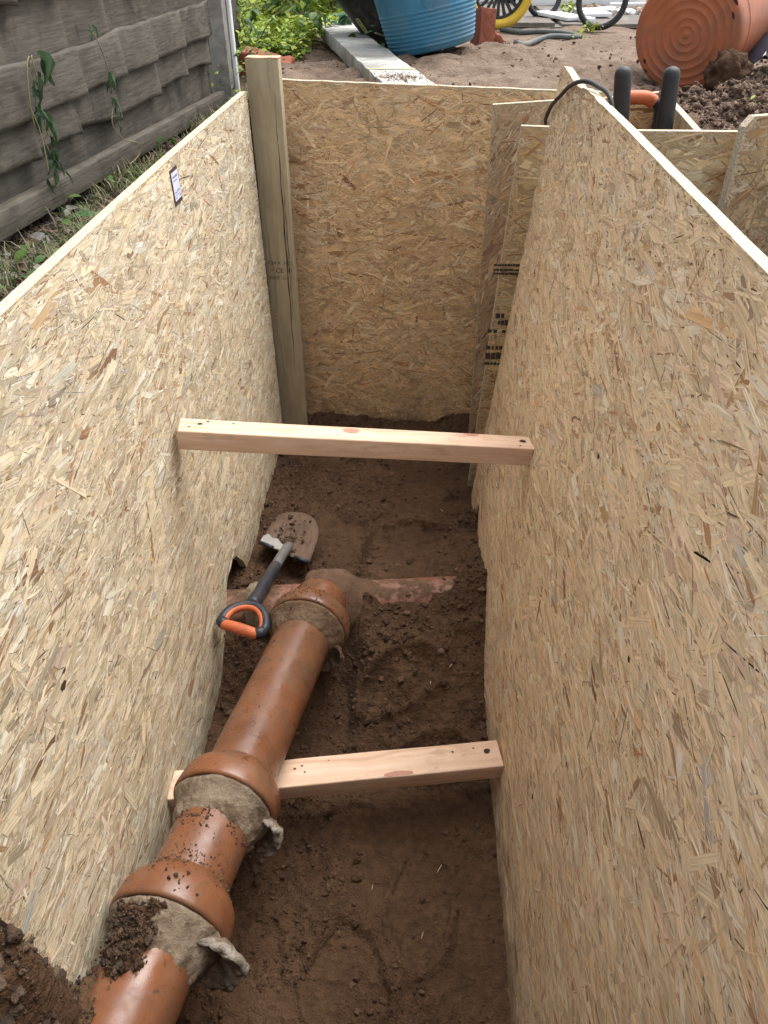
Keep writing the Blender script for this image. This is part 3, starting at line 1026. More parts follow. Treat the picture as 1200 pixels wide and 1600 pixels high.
# ------------------------------------------------------------------ timber: upright post and two struts
def text_mesh(s, size, mat, parent, loc, rot, name='printed_text'):
    cu = bpy.data.curves.new(name, 'FONT')
    cu.body = s; cu.size = size
    cu.align_x = 'CENTER'; cu.align_y = 'CENTER'
    tmp = bpy.data.objects.new(name, cu)
    me = bpy.data.meshes.new_from_object(tmp)
    bpy.data.objects.remove(tmp)
    o = link(name, me, mat, parent)
    o.location = loc; o.rotation_euler = rot
    return o


post = thing('timber_post', (-0.439, 2.335, 0.0), 'upright greenish treated timber with faint stamped marks in the far corner', 'post')
pb = box_local('timber', (1.30, 0.092, 0.046), M['post'], 0.004, post, 2, 0.1, 0.001, 4)
pb.rotation_euler = (R(90), R(-90), R(0))
pb.location = (0, 0, 0.578)
pe = box_local('sawn_top', (0.0905, 0.0445, 0.004), M['post_end'], 0.001, post, 1, 0.012, 0.0012)
pe.location = (0, 0, 1.2295)
crk = []
for (x0, z0, x1, z1, w_) in ((0.028, 1.16, 0.022, 0.25, 0.0022), (0.034, 0.98, 0.030, 0.45, 0.0012)):
    n_ = 30
    A_, B_ = [], []
    for k in range(n_ + 1):
        t = k / n_
        xx = x0 + (x1 - x0) * t + 0.0012 * math.sin(k * 1.3)
        ww = w_ * math.sin(math.pi * min(1, max(0, t)) + 0.02) * (0.7 + 0.3 * math.sin(k * 2.1))
        zz = z0 + (z1 - z0) * t
        A_.append((xx - ww, -0.0243, zz)); B_.append((xx + ww, -0.0243, zz))
    crk.append((A_ + B_, [(k, k + 1, n_ + 1 + k + 1, n_ + 1 + k) for k in range(n_)]))
link('drying_crack', mesh('drying_crack', *join_data(crk)), M['hole'], post)
for (s, x, z, sz) in (('C24 A', -0.016, 0.672, 0.015), ('2402', 0.026, 0.672, 0.014), ('17', -0.026, 0.648, 0.014), ('CE', -0.001, 0.647, 0.021), ('80', 0.030, 0.648, 0.017), ('X019', -0.020, 0.624, 0.015), ('CLS 7', 0.022, 0.624, 0.013)):
    text_mesh(s, sz, M['ink_faint'], post, (x, -0.0247, z), (R(90), 0, 0), 'stamped_mark')
for (x, z) in ((-0.026, 0.50), (0.022, 0.235), (-0.012, 0.30), (0.026, 1.02), (-0.03, 0.22)):
    V, Fc = lathe_data((x, -0.0235, z), (0, -1, 0), [(0, 0.0032), (0.0012, 0.003), (0.0014, 0.0012)], 12, cap1=True)
    link('screw', mesh('screw', V, Fc, True), M['screw'], post)


def strut(P0, P1, w, h, label, knots, holes, seed):
    P0, P1 = Vector(P0), Vector(P1)
    L = (P1 - P0).length
    mid = (P0 + P1) / 2
    root = thing('timber_strut', mid, label, 'strut', 'planed struts wedged between the boards')
    root.rotation_euler = frame_from(P1 - P0).to_euler()
    box_local('timber', (L, w, h), M['strut'], 0.0035, root, 3, 0.12, 0.0008, seed)
    for (x, y, a, b) in knots:
        V = [(x + a * math.cos(t) * (1 + .08 * math.sin(3 * t)), y + b * math.sin(t), h / 2 + 0.0008) for t in [2 * math.pi * k / 20 for k in range(20)]]
        V = [(vx, max(-w / 2 + .002, min(w / 2 - .002, vy)), vz) for vx, vy, vz in V]
        link('knot', mesh('knot', V, [tuple(range(20))]), M['knot'], root)
    for (x, y, r_) in holes:
        V = [(x + r_ * (1.5 * math.cos(t)) * rnd.uniform(.7, 1.2), y + r_ * math.sin(t) * rnd.uniform(.7, 1.2), h / 2 + 0.0010) for t in [2 * math.pi * k / 12 for k in range(12)]]
        link('nail_hole', mesh('nail_hole', V, [tuple(range(12))]), M['hole'], root)
    return root


# top-face centre lines come from the two ends
strut((-0.466, 1.232, 0.716), (0.252, 1.338, 0.626), 0.050, 0.044, 'far strut of planed pine, two reddish knots on top, wedged high between the boards',
      [(-0.022, 0.010, 0.017, 0.009), (0.235, 0.021, 0.016, 0.007)], [(-0.325, 0.006, 0.004), (0.345, 0.004, 0.0055), (-0.31, 0.016, 0.002), (-0.345, -0.006, 0.0018), (0.335, -0.014, 0.0016), (-0.26, 0.013, 0.002), (-0.05, -0.008, 0.0012)], 31)
strut((-0.468, 0.797, 0.146), (0.203, 0.916, 0.124), 0.064, 0.044, 'near strut of planed pine low in the trench, passing under the clay drain',
      [(0.12, -0.028, 0.03, 0.008)], [(0.312, 0.006, 0.0055), (-0.09, 0.008, 0.002), (-0.075, 0.013, 0.0018), (-0.07, -0.002, 0.0015), (0.24, 0.012, 0.0018), (0.285, 0.016, 0.0015), (-0.02, 0.02, 0.0013)], 32)

# ------------------------------------------------------------------ clay drains
OR = 0.068


def rn(seed, amp, fs=30, ft=3):
    def f(s, th, r):
        return r + amp * float(fbm(np.array([math.cos(th) * ft]), np.array([math.sin(th) * ft]), s * fs, seed, 4)[0])
    return f


drain = thing('clay_drain', brP(0.9) - Vector((0, 0, 0.07)), 'sloping glazed clay drain of socketed pipes with mortared joints, running towards the camera', 'drain pipe')
do = Vector(drain.location)
axd = (brP(0.2) - brP(1.5)).normalized()             # towards the camera
P0 = brP(1.52)


def s_of(y): return (brP(y) - P0).length


def lobj(name, prof, mat, parent, rf=None, n=56, origin=None, axis=None, cap0=False, cap1=False):
    V, Fc = lathe_data((origin or P0), (axis or axd), prof, n, rf, cap0=cap0, cap1=cap1)
    return build(name, V, Fc, mat, parent, True)


for k, (ya_, yb_) in enumerate(((1.338, 1.22), (1.25, 0.72), (0.76, 0.50), (0.52, -0.03))):
    s0, s1 = s_of(ya_), s_of(yb_)
    prof = [(s0 + (s1 - s0) * i / 24, OR) for i in range(25)]
    if k == 0: prof = [(s0 - .030, .012), (s0 - .028, .030), (s0 - .022, .046), (s0 - .012, .059), (s0 - .004, .0655)] + prof
    lobj('pipe_barrel', prof, M['clay'], drain, rn(100 + k, 0.0012, 5, 1.2), cap0=(k == 0))
SOCK = ((1.215, 0.100), (0.708, 0.0985), (0.484, 0.0985))
for k, (yl, rs_) in enumerate(SOCK):
    sl = s_of(yl)
    prof = [(sl - 0.078, OR - 0.001), (sl - 0.075, OR + 0.0035), (sl - 0.066, OR + 0.011), (sl - 0.056, OR + 0.020), (sl - 0.047, rs_ - 0.005), (sl - 0.038, rs_ - 0.002), (sl - 0.022, rs_ - 0.0005), (sl - 0.006, rs_ + 0.0005), (sl, rs_ - 0.001), (sl + 0.002, rs_ - 0.005), (sl - 0.004, rs_ - 0.016)]
    lobj('pipe_socket', prof, M['clay'], drain, rn(120 + k, 0.0014, 8, 1.5))
    # mortar fillet: a wide cone from lip to barrel, sagging on the open side
    ln = (0.046, 0.054, 0.060)[k]
    def rf(s, th, r, k=k, sl=sl, ln=ln):
        cx, cy = math.cos(th) * 2.2, math.sin(th) * 2.2
        f = lambda a, b, o, sd: float(fbm(np.array([cx * a]), np.array([cy * a]), s * b, sd, o, .55)[0])
        q = r + 0.0024 * f(1, 20, 2, 140 + k) + 0.0011 * f(4, 80, 4, 150 + k)
        edge = f(2.2, 0, 4, 160 + k)                       # ragged ends: the skin dives under socket and barrel
        if s < sl + .004: q -= .004
        if s > sl + ln * .8: q += .004 * f(2.4, 0, 4, 170 + k) - .001
        return q
    prof = []
    for q_ in range(27):
        s_ = sl - .014 + (ln * 1.14 + .014) * q_ / 26
        r_ = np.interp(s_ - sl, [-.014, -.004, .0, .010, ln * .35, ln * .6, ln * .85, ln, ln * 1.14], [rs_ - .012, rs_ - .008, rs_ - .003, rs_ - .0055, rs_ - .0125, rs_ - .0195, OR + .008, OR + .0035, OR - .003])
        prof.append((s_, float(r_)))
    lobj('mortar_joint', prof, (M['mortar_dirty'], M['mortar'], M['mortar'])[k], drain, rf, 88)


def flake_patch(name, yc, th0, th1, r0, r1, curl, mat_face, mat_rim, seed, parent):
    """squeezed-out bedding mortar: a ragged flange round the lower side of a joint, with a paler broken rim"""
    ax = axd
    a = (Vector((0, 0, 1)) - ax * ax.z).normalized(); b = ax.cross(a)
    c = brP(yc)
    nu, nv = 60, 16
    T = np.linspace(0, 1, nv)
    V = []
    for i in range(nu):
        th = th0 + (th1 - th0) * i / (nu - 1)
        env = math.sin(math.pi * (i + .3) / (nu - .4)) ** 0.75
        rim = 1 + .07 * float(fbm(np.array([i * .10]), np.array([seed * 1.0]), 0, seed, 3, .45)[0])
        n_ = fbm(np.full(nv, i * .22), T * 5, 2.0, seed + 5, 4, .6)
        for j, t in enumerate(T):
            rr = r0 + (r1 * rim - r0) * t * env
            s_ = 0.0055 * n_[j] + curl * max(0, t - .6) ** 1.5 * 2 - .012 * math.sin(math.pi * min(1, t * 1.3)) 
            V.append(c + ax * s_ + a * (math.cos(th) * rr) + b * (math.sin(th) * rr))
    n1 = len(V)
    for i in range(nu):
        for j in range(nv):
            V.append(V[i * nv + j] - ax * (0.024 - .010 * T[j]))
    q = lambda i, j, o: o + i * nv + j
    Fc, mi = [], []
    for i in range(nu - 1):
        for j in range(nv - 1):
            Fc.append((q(i, j, 0), q(i + 1, j, 0), q(i + 1, j + 1, 0), q(i, j + 1, 0))); mi.append(1 if j > nv - 3 and i > 4 else 0)
            Fc.append((q(i, j, n1), q(i, j + 1, n1), q(i + 1, j + 1, n1), q(i + 1, j, n1))); mi.append(0)
        Fc.append((q(i, nv - 1, 0), q(i + 1, nv - 1, 0), q(i + 1, nv - 1, n1), q(i, nv - 1, n1))); mi.append(1)
        Fc.append((q(i, 0, n1), q(i + 1, 0, n1), q(i + 1, 0, 0), q(i, 0, 0))); mi.append(0)
    for i in (0, nu - 1):
        for j in range(nv - 1):
            Fc.append((q(i, j, 0), q(i, j + 1, 0), q(i, j + 1, n1), q(i, j, n1))); mi.append(1)
    o = build(name, V, Fc, mat_face, parent, True)
    o.data.materials.append(mat_rim)
    o.data.polygons.foreach_set('material_index', mi)
    return o


SIDE = 1                                              # sign of theta on the +X side
aV = (Vector((0, 0, 1)) - axd * axd.z).normalized(); bV = axd.cross(aV)
SIDE = 1 if bV.x > 0 else -1
flake_patch('mortar_lip', 0.690, SIDE * R(70), SIDE * R(165), 0.066, 0.119, 0.004, M['mortar'], M['mortar_white'], 201, drain)
flake_patch('mortar_lip', 0.462, SIDE * R(52), SIDE * R(160), 0.066, 0.134, 0.006, M['mortar'], M['mortar_white'], 202, drain)
flake_patch('mortar_lip', 1.185, SIDE * R(88), SIDE * R(170), 0.066, 0.108, 0.010, M['mortar_dirty'], M['mortar_dirty'], 203, drain)

# cross drain with the junction the branch enters
cross = thing('clay_drain', (RUN_A + RUN_B) / 2 - Vector((0, 0, 0.07)), 'half buried clay drain crossing the trench, with the junction socket on it', 'drain pipe')
rax = (RUN_B - RUN_A).normalized()
sx = lambda x: (x - RUN_A.x) / rax.x


def robj(name, prof, mat, seed, amp=0.0014, n=48):
    V, Fc = lathe_data(RUN_A, rax, prof, n, rn(seed, amp, 10, 1.5))
    return build(name, V, Fc, mat, cross, True)


robj('pipe_barrel', [(sx(-0.58) + i * 0.03, 0.060) for i in range(11)], M['muddy'], 300)
robj('pipe_barrel', [(sx(-0.22) + i * 0.03, 0.066) for i in range(14)], M['muddy'], 301)
robj('pipe_barrel', [(sx(-0.385) + i * 0.02, 0.066) for i in range(7)], M['muddy'], 302)
robj('mortar_joint', [(sx(-0.425), 0.058), (sx(-0.415), 0.070), (sx(-0.400), 0.074), (sx(-0.385), 0.072), (sx(-0.377), 0.064)], M['mortar'], 303, 0.003)
robj('pipe_socket', [(sx(-0.270), 0.060), (sx(-0.268), 0.084), (sx(-0.262), 0.0925), (sx(-0.252), 0.099), (sx(-0.225), 0.101), (sx(-0.185), 0.100), (sx(-0.168), 0.098), (sx(-0.158), 0.094), (sx(-0.148), 0.087), (sx(-0.136), 0.080), (sx(-0.120), 0.074), (sx(-0.095), 0.069), (sx(-0.07), 0.064)], M['muddy_dark'], 304, 0.004)


# ------------------------------------------------------------------ soil crumbs
def clod_shapes():
    """a handful of broken, angular clod shapes: small (few faces) and large (many)"""
    out = []
    for sub, cnt in ((1, 10), (2, 10)):
        L = []
        for q in range(cnt):
            bm = bmesh.new()
            bmesh.ops.create_icosphere(bm, subdivisions=sub + (1 if sub == 2 else 0), radius=1)
            p = np.array([v.co for v in bm.verts])
            T = np.array([[v.index for v in f.verts] for f in bm.faces])
            bm.free()
            d = 1 + 0.42 * fbm(p[:, 0] * 1.1, p[:, 1] * 1.1, p[:, 2] * 1.1, 900 + q, 2) + 0.30 * fbm(p[:, 0] * 3, p[:, 1] * 3, p[:, 2] * 3, 950 + q, 3, 0.6)
            g2 = np.random.default_rng(q)
            for _ in range(5):                          # broken flat sides
                nrm = g2.normal(size=3); nrm /= np.linalg.norm(nrm)
                h = p @ nrm * d
                d = np.where(h > 0.62, d * 0.62 / np.maximum(h, 1e-6), d)
            L.append(p * d[:, None])
        out.append((L, T))
    return out


CLODS = clod_shapes()


def crumbs(name, pos, rad, seed, cols, parent=None, label=None, cat=None):
    g_ = np.random.default_rng(seed)
    pos = np.asarray(pos, float); rad = np.asarray(rad, float)
    AV, AT, AC, o = [], [], [], 0
    cl = np.array(cols)
    for lv, m in ((0, rad < 0.0045), (1, rad >= 0.0045)):
        n = int(m.sum())
        if not n: continue
        shapes, T = CLODS[lv]
        Vs = np.stack(shapes)[g_.integers(0, len(shapes), n)]
        Vs = Vs * g_.uniform(.6, 1.25, (n, 1, 3)) * np.array([1, 1, .8]) * rad[m][:, None, None]
        a = g_.uniform(0, 6.28, n); c, s_ = np.cos(a)[:, None], np.sin(a)[:, None]
        x = Vs[..., 0] * c - Vs[..., 1] * s_; y = Vs[..., 0] * s_ + Vs[..., 1] * c
        Vs = np.stack([x, y, Vs[..., 2]], -1) + pos[m][:, None, :]
        k = Vs.shape[1]
        AT.append((T[None] + (np.arange(n) * k)[:, None, None] + o).reshape(-1, 3))
        AV.append(Vs.reshape(-1, 3)); o += n * k
        pick = cl[g_.integers(0, len(cl), n)] * g_.uniform(.8, 1.2, (n, 1))
        AC.append(np.repeat(pick, len(T), 0))
    me = tris_mesh(name, np.concatenate(AV), np.concatenate(AT), False)
    face_colors(me, np.concatenate(AC))
    me.materials.append(M['crumb'])
    o = link(name, me, None, parent)
    o['kind'] = 'stuff'
    if label: o['label'] = label
    if cat: o['category'] = cat
    return o


DAMP = [(.085, .047, .027), (.105, .058, .034), (.13, .076, .046), (.07, .038, .022)]
DRY = [(.13, .085, .060), (.18, .12, .085), (.24, .17, .125), (.09, .055, .038)]
g_ = np.random.default_rng(77)
N = 46000
x = g_.uniform(-0.56, 0.34, N); y = g_.uniform(0.2, 2.44, N)
dens = sst(-0.05, 0.35, fbm(x * 5 + 4, y * 5, seed=31, oct=3)) * 0.8 + 0.55 * np.exp(-((y - 1.36) / 0.16) ** 2) + 0.6 * sst(0.06, 0.24, x) * (y > 0.9) + 0.5 * sst(-0.28, -0.45, x) + 0.06 + 0.5 * sst(2.2, 2.42, y)
k = g_.random(N) < dens * 0.75
x, y = x[k], y[k]
r_ = np.exp(g_.normal(math.log(0.0019), 0.55, len(x))); r_ = np.clip(r_, 0.0009, 0.010)
crumbs('soil_crumbs', np.stack([x, y, floor_z(x, y) + r_ * 0.35], -1), r_, 5, DAMP, label='loose damp crumbs of earth lying on the trench floor', cat='soil')
# clods near the junction
cl = []
for (cx, cy, n_, sp, rmin, rmax) in ((0.0, 1.30, 60, 0.09, .006, .016), (0.13, 1.33, 60, 0.08, .005, .014), (-0.06, 1.16, 25, .06, .006, .018), (0.15, 1.75, 30, .1, .005, .011), (0.12, 2.2, 40, .1, .004, .01), (-0.1, 2.38, 60, .25, .005, .014),
                                      (-0.46, 1.45, 40, .07, .006, .016), (-0.36, 1.12, 30, .08, .005, .012), (-0.2, 0.62, 30, .06, .004, .012), (0.16, 0.86, 40, .05, .004, .011), (-0.25, 0.95, 30, .07, .004, .012)):
    for _ in range(n_):
        cl.append((cx + g_.normal(0, sp), cy + g_.normal(0, sp), .7 * rmin + .8 * (rmax - rmin) * g_.random() ** 3.5))
cl = np.array(cl)
cl = cl[(cl[:, 0] > -0.55) & (cl[:, 0] < 0.24) & (cl[:, 1] < 2.42)]
crumbs('soil_clods', np.stack([cl[:, 0], cl[:, 1], floor_z(cl[:, 0], cl[:, 1]) + cl[:, 2] * 0.3], -1), cl[:, 2], 6, DAMP, label='larger dark clods of earth scattered about the drain junction', cat='soil')


# earth lying on the drain
def on_pipe(n, y0, y1, t0, t1, rbase, rmin, rmax, seed, cl_=DAMP, pile=0.0, label=''):
    g2 = np.random.default_rng(seed)
    P, Rr = [], []
    for _ in range(n):
        yy = g2.normal((y0 + y1) / 2, (y1 - y0) / 3.2); th = SIDE * R(g2.normal((t0 + t1) / 2, (t1 - t0) / 3.2))
        if float(fbm(np.array([th * 2.2]), np.array([yy * 60.0]), 0, seed, 2)[0]) < -.05 and n > 100: continue
        c = brP(yy)
        r = rmin + (rmax - rmin) * g2.random() ** 2
        dist = rbase(yy) + r * 0.3 + pile * g2.random() * math.exp(-(((yy - (y0 + y1) / 2) / (y1 - y0) * 2.2) ** 2))
        P.append(c + aV * math.cos(th) * dist + bV * math.sin(th) * dist); Rr.append(r)
    return crumbs('soil_on_drain', np.array(P), np.array(Rr), seed + 1, cl_, label=label, cat='soil')


def prof_r(yy):
    r = OR
    for yl, rs_ in SOCK:
        d = yl - yy                                   # positive towards the camera
        if -0.078 < d <= 0.0: r = max(r, OR + (rs_ - OR) * min(1, (0.080 + d) / 0.040))
        elif 0 < d < 0.05: r = max(r, rs_ + (OR - rs_) * d / 0.05)
    return r


def soil_patch(y0, y1, t0, t1, pile, seed, label):
    """a lumpy mass of earth resting on the drain"""
    nu, nv = 120, 110
    Y, TH = np.meshgrid(np.linspace(y0, y1, nu), np.linspace(t0, t1, nv), indexing='ij')
    u = (Y - y0) / (y1 - y0); v = (TH - t0) / (t1 - t0)
    q = np.sqrt(((u - .5) * 2) ** 2 + ((v - .5) * 2) ** 2) + .38 * fbm(u * 5, v * 5, 0, seed, 4, .55)
    h = pile * np.clip(1 - q, -.25, 1) ** 1 * (1 + .5 * fbm(u * 9, v * 9, 1, seed + 1, 3))
    body = sst(1.0, .85, q)
    h = h + body * (.0035 * fbm(u * 26, v * 26, 0, seed + 2, 4, .6) + .004 * np.maximum(0, fbm(u * 40, v * 40, 0, seed + 3, 2)))
    h = np.where(q > 1.0, -.012, h)
    V, pts = [], []
    for i in range(nu):
        c = brP(float(Y[i, 0])); rb = prof_r(float(Y[i, 0]))
        for j in range(nv):
            th = SIDE * R(float(TH[i, j])); d = rb + h[i, j]
            p = c + aV * math.cos(th) * d + bV * math.sin(th) * d
            V.append(p)
            if h[i, j] > -.001: pts.append(p)
    k = np.arange(nu * nv).reshape(nu, nv)
    Q = np.stack([k[:-1, :-1], k[1:, :-1], k[1:, 1:], k[:-1, 1:]], -1).reshape(-1, 4)
    if SIDE < 0: Q = Q[:, ::-1]
    o = V[len(V) // 2]
    me = tris_mesh('soil_heap', np.array(V) - np.array(o), Q, True)
    me.materials.append(M['heap'])
    tag(link('soil_heap', me, None, None, o), label, 'soil', kind='stuff')
    g2 = np.random.default_rng(seed)
    P = np.array(pts)[g2.integers(0, len(pts), 900)] + g2.normal(0, .003, (900, 3))
    r = np.clip(np.exp(g2.normal(math.log(.0016), .6, 900)), .0007, .0075)
    P[:, 2] += r * .4
    crumbs('soil_on_drain', P, r, seed + 1, [(.035, .021, .015), (.06, .036, .024), (.11, .075, .05), (.085, .055, .036)], label=label.replace('mass', 'crumbs'), cat='soil')


M['heap'] = m_soil('dark_earth')
soil_patch(0.375, 0.475, -52, 14, .020, 410, 'dark mass of earth on the joint nearest the camera')
soil_patch(0.15, 0.415, -110, -14, .026, 420, 'brown mass of earth spilled over the near end of the drain')
on_pipe(380, 0.628, 0.660, -95, 95, prof_r, .0006, .0032, 480, DAMP, 0.001, 'earth caught between mortar and barrel at the middle joint')
SAND = [(.17, .10, .055), (.21, .14, .085), (.11, .065, .036)]
on_pipe(420, 0.80, 0.89, -35, 40, prof_r, .0005, .0016, 430, SAND, 0.0, 'sandy grit on the drain just beyond the middle joint')
on_pipe(480, 0.540, 0.582, -85, 85, prof_r, .0006, .0026, 440, SAND + DAMP[:1], 0.0, 'line of grit behind the near socket of the drain')
on_pipe(420, 1.18, 1.34, -80, 80, prof_r, .0006, .0030, 450, [(.10, .06, .035), (.16, .10, .06), (.06, .035, .022)], 0.003, 'earth stuck to the far socket of the drain')
on_pipe(70, 0.48, 0.70, -70, 70, prof_r, .0005, .0016, 460, DAMP, 0.0, 'a few dark specks of earth on the drain between the two near sockets')
on_pipe(16, 0.485, 0.53, -20, 35, prof_r, .0015, .005, 465, DAMP, 0.0, 'several dark crumbs on top of the near socket of the drain')
on_pipe(60, 0.95, 1.2, -60, 60, prof_r, .0005, .0012, 470, DAMP, 0.0, 'tiny specks of earth on the longest length of the drain')
# earth over the near bank
xb = g_.uniform(-0.60, -0.26, 2600); yb = g_.uniform(0.12, 0.40, 2600)
zb = floor_z(xb, yb)
kk = zb > 0.06
rb = np.clip(np.exp(g_.normal(math.log(0.0042), 0.6, kk.sum())), .0015, .016)
crumbs('soil_crumbs', np.stack([xb[kk], yb[kk], zb[kk] + rb * 0.3], -1), rb, 9, [(.05, .032, .022), (.08, .05, .034), (.12, .08, .054)], label='crumbly earth on the bank at the near end of the trench', cat='soil')
# topsoil crumbs round the holes
xt = g_.uniform(-0.8, 1.6, 30000); yt = g_.uniform(2.45, 4.6, 30000)
hp = np.exp(-((xt - 0.98) / 0.38) ** 2 - ((yt - 2.5) / 0.35) ** 2)
kk = (g_.random(30000) < 0.05 + hp * 0.9) & ~hole(xt, yt)
xt, yt = xt[kk], yt[kk]
xh = g_.normal(0.95, 0.25, 13000); yh = g_.normal(2.36, 0.20, 13000)
kk = ~hole(xh, yh) & (yh > 2.09) & (xh > 0.73)
xt, yt = np.concatenate([xt, xh[kk]]), np.concatenate([yt, yh[kk]])
rt_ = np.clip(np.exp(g_.normal(math.log(0.0027), 0.62, len(xt))), .0013, .009) * (1 + 0.5 * np.exp(-((xt - 0.95) / 0.38) ** 2 - ((yt - 2.42) / 0.33) ** 2))
crumbs('topsoil_crumbs', np.stack([xt, yt, ground_z(xt, yt) + rt_ * 0.3], -1), rt_, 10, DRY, label='dry crumbs of topsoil lying about the garden ground', cat='soil')

# ------------------------------------------------------------------ straw bits on the trench floor
SPL = ('pale splinter by the leaning board just this side of the near strut', 'short pale splinter nearest the camera on the floor', 'tiny pale splinter in the middle of the floor before the near strut',
       'pale splinter by the leaning board between the two struts', 'pale splinter beyond the cross drain under the far strut', 'tiny pale splinter in the middle of the floor between the struts')
for k, (sx_, sy_, a_, L_) in enumerate(((0.08, 0.735, 1.0, 0.020), (0.045, 0.605, 1.3, 0.013), (-0.055, 0.69, 1.4, 0.010), (0.11, 1.19, 0.9, 0.018), (0.10, 1.85, 2.2, 0.020), (0.06, 1.15, 1.5, 0.010))):
    z_ = float(floor_z(np.array([sx_]), np.array([sy_]))[0]) + 0.004
    d_ = Vector((math.cos(a_), math.sin(a_), 0.15)) * L_
    V, Fc = tube_data([Vector((sx_, sy_, z_)) - d_ / 2, Vector((sx_, sy_, z_ + 0.001)), Vector((sx_, sy_, z_)) + d_ / 2], [0.0007, 0.0009, 0.0005], 6)
    s_ = build('straw', V, Fc, M['post_end'], None, True, (sx_, sy_, z_))
    tag(s_, SPL[k], 'splinter', 'pale splinters on the trench floor')


# ------------------------------------------------------------------ spade lying in the trench
spade = thing('spade', (-0.36, 1.64, 0.05), 'short muddy spade with orange and black grip, lying across the drain by the left board', 'spade')
out = [(-0.435, 1.613, .100), (-0.431, 1.655, .094), (-0.427, 1.696, .090), (-0.420, 1.735, .086), (-0.408, 1.768, .084), (-0.390, 1.779, .084), (-0.371, 1.784, .085), (-0.347, 1.784, .085), (-0.324, 1.778, .085), (-0.304, 1.762, .086), (-0.288, 1.739, .087), (-0.278, 1.710, .088), (-0.272, 1.676, .090), (-0.273, 1.635, .094), (-0.276, 1.595, .098), (-0.282, 1.529, .104), (-0.325, 1.546, .108), (-0.361, 1.564, .112), (-0.39, 1.580, .112)]
nO = len(out)
cen = Vector((-0.352, 1.67, 0.084))
V = []
for f_ in (1.0, 0.72, 0.42):
    for p in out:
        q = cen + (Vector(p) - cen) * f_
        q.z += -0.010 * (1 - f_) + 0.004 * (1 - f_) * math.sin(q.x * 40)
        V.append(q)
V.append(cen + Vector((0, 0, -0.006)))
nb = len(V)
V += [v - Vector((0, 0, 0.0028)) for v in V[:nb]]
Fc = []
for lay in range(2):
    for k in range(nO):
        k2 = (k + 1) % nO
        Fc.append((lay * nO + k, lay * nO + k2, (lay + 1) * nO + k2, (lay + 1) * nO + k))
        Fc.append((nb + lay * nO + k2, nb + lay * nO + k, nb + (lay + 1) * nO + k, nb + (lay + 1) * nO + k2))
for k in range(nO):
    k2 = (k + 1) % nO
    Fc.append((2 * nO + k, 2 * nO + k2, 3 * nO)); Fc.append((nb + 2 * nO + k2, nb + 2 * nO + k, nb + 3 * nO))
    Fc.append((k2, k, nb + k, nb + k2))
blade = build('blade', V, Fc, M['blade_mud'], spade, True)
# bare steel showing at one shoulder
pts = [(-0.434, 1.614), (-0.431, 1.64), (-0.418, 1.652), (-0.402, 1.632), (-0.386, 1.628), (-0.372, 1.606), (-0.352, 1.588), (-0.356, 1.568), (-0.39, 1.582)]
build('bare_steel', [Vector((a, b, 0.1042 + 0.10 * (1.60 - b) * 1.0 + 0.006)) for a, b in pts], [tuple(range(len(pts)))], M['blade_bare'], blade)
for (a, b) in (((-0.434, 1.612, .104), (-0.392, 1.580, .115)), ((-0.326, 1.546, .113), (-0.283, 1.529, .108))):
    V, Fc = tube_data([a, b], 0.0058, 8)
    build('foot_tread', V, Fc, M['grip_dark'], blade, True)
V, Fc = tube_data(smooth_path([(-0.345, 1.600, .108), (-0.349, 1.570, .122), (-0.356, 1.515, .138), (-0.3625, 1.461, .150)], 5), [.007, .010, .0125, .0135, .014, .014] + [.0145] * 10, 16)
build('shaft', V, Fc, M['steel'], spade, True)
V, Fc = tube_data(smooth_path([(-0.362, 1.466, .149), (-0.368, 1.41, .164), (-0.3745, 1.35, .180), (-0.379, 1.30, .192), (-0.384, 1.268, .198)], 5), [.016] * 9 + [.0165, .016, .0155, .0155, .016, .017, .0175, .018, .019, .019, .018, .014], 16)
build('shaft_sleeve', V, Fc, M['grip_dark'], spade, True)
ring = smooth_path([(-0.345, 1.176, .202), (-0.337, 1.195, .203), (-0.346, 1.232, .203), (-0.368, 1.258, .203), (-0.398, 1.264, .203), (-0.427, 1.252, .203), (-0.443, 1.228, .202), (-0.446, 1.203, .202)], 6)
V, Fc = tube_data(ring, 0.0118, 14)
build('grip_frame', V, Fc, M['grip_dark'], spade, True)
inner = [Vector((-0.391, 1.214, 0.206)) + (p - Vector((-0.391, 1.214, 0.206))) * 0.86 for p in ring[3:-3]]
V, Fc = tube_data(inner, 0.0088, 12)
build('grip_lining', V, Fc, M['grip_orange'], spade, True)
V, Fc = tube_data(smooth_path([(-0.352, 1.170, .203), (-0.372, 1.1745, .206), (-0.395, 1.182, .207), (-0.418, 1.190, .206), (-0.440, 1.1985, .203)], 4), [.0118, .0125, .013, .0133, .0135, .0137, .0138, .0139, .0139, .0139, .0138, .0137, .0135, .0132, .013, .0125, .0118], 14)
build('grip_bar', V, Fc, M['grip_orange'], spade, True)
for p, q in (((-0.357, 1.171, .2035), (-0.338, 1.180, .202)), ((-0.436, 1.197, .2035), (-0.449, 1.212, .202))):
    p, q = Vector(p), Vector(q)
    V, Fc = tube_data([p - (q - p) * .15, p, p + (q - p) * .5, q, q + (q - p) * .2], [.009, .0136, .0142, .0135, .008], 14)
    build('grip_corner', V, Fc, M['grip_dark'], spade, True)


gS = np.random.default_rng(8)
pS = np.array([(gS.normal(-.35, .035), gS.normal(1.66, .05), .0) for _ in range(260)])
pS[:, 2] = .090 + np.maximum(0, 1.66 - pS[:, 1]) * .12
crumbs('soil_on_spade', pS, np.clip(np.exp(gS.normal(math.log(.0018), .6, 260)), .0008, .007), 61, DAMP, label='damp crumbs of earth stuck to the spade blade', cat='soil')

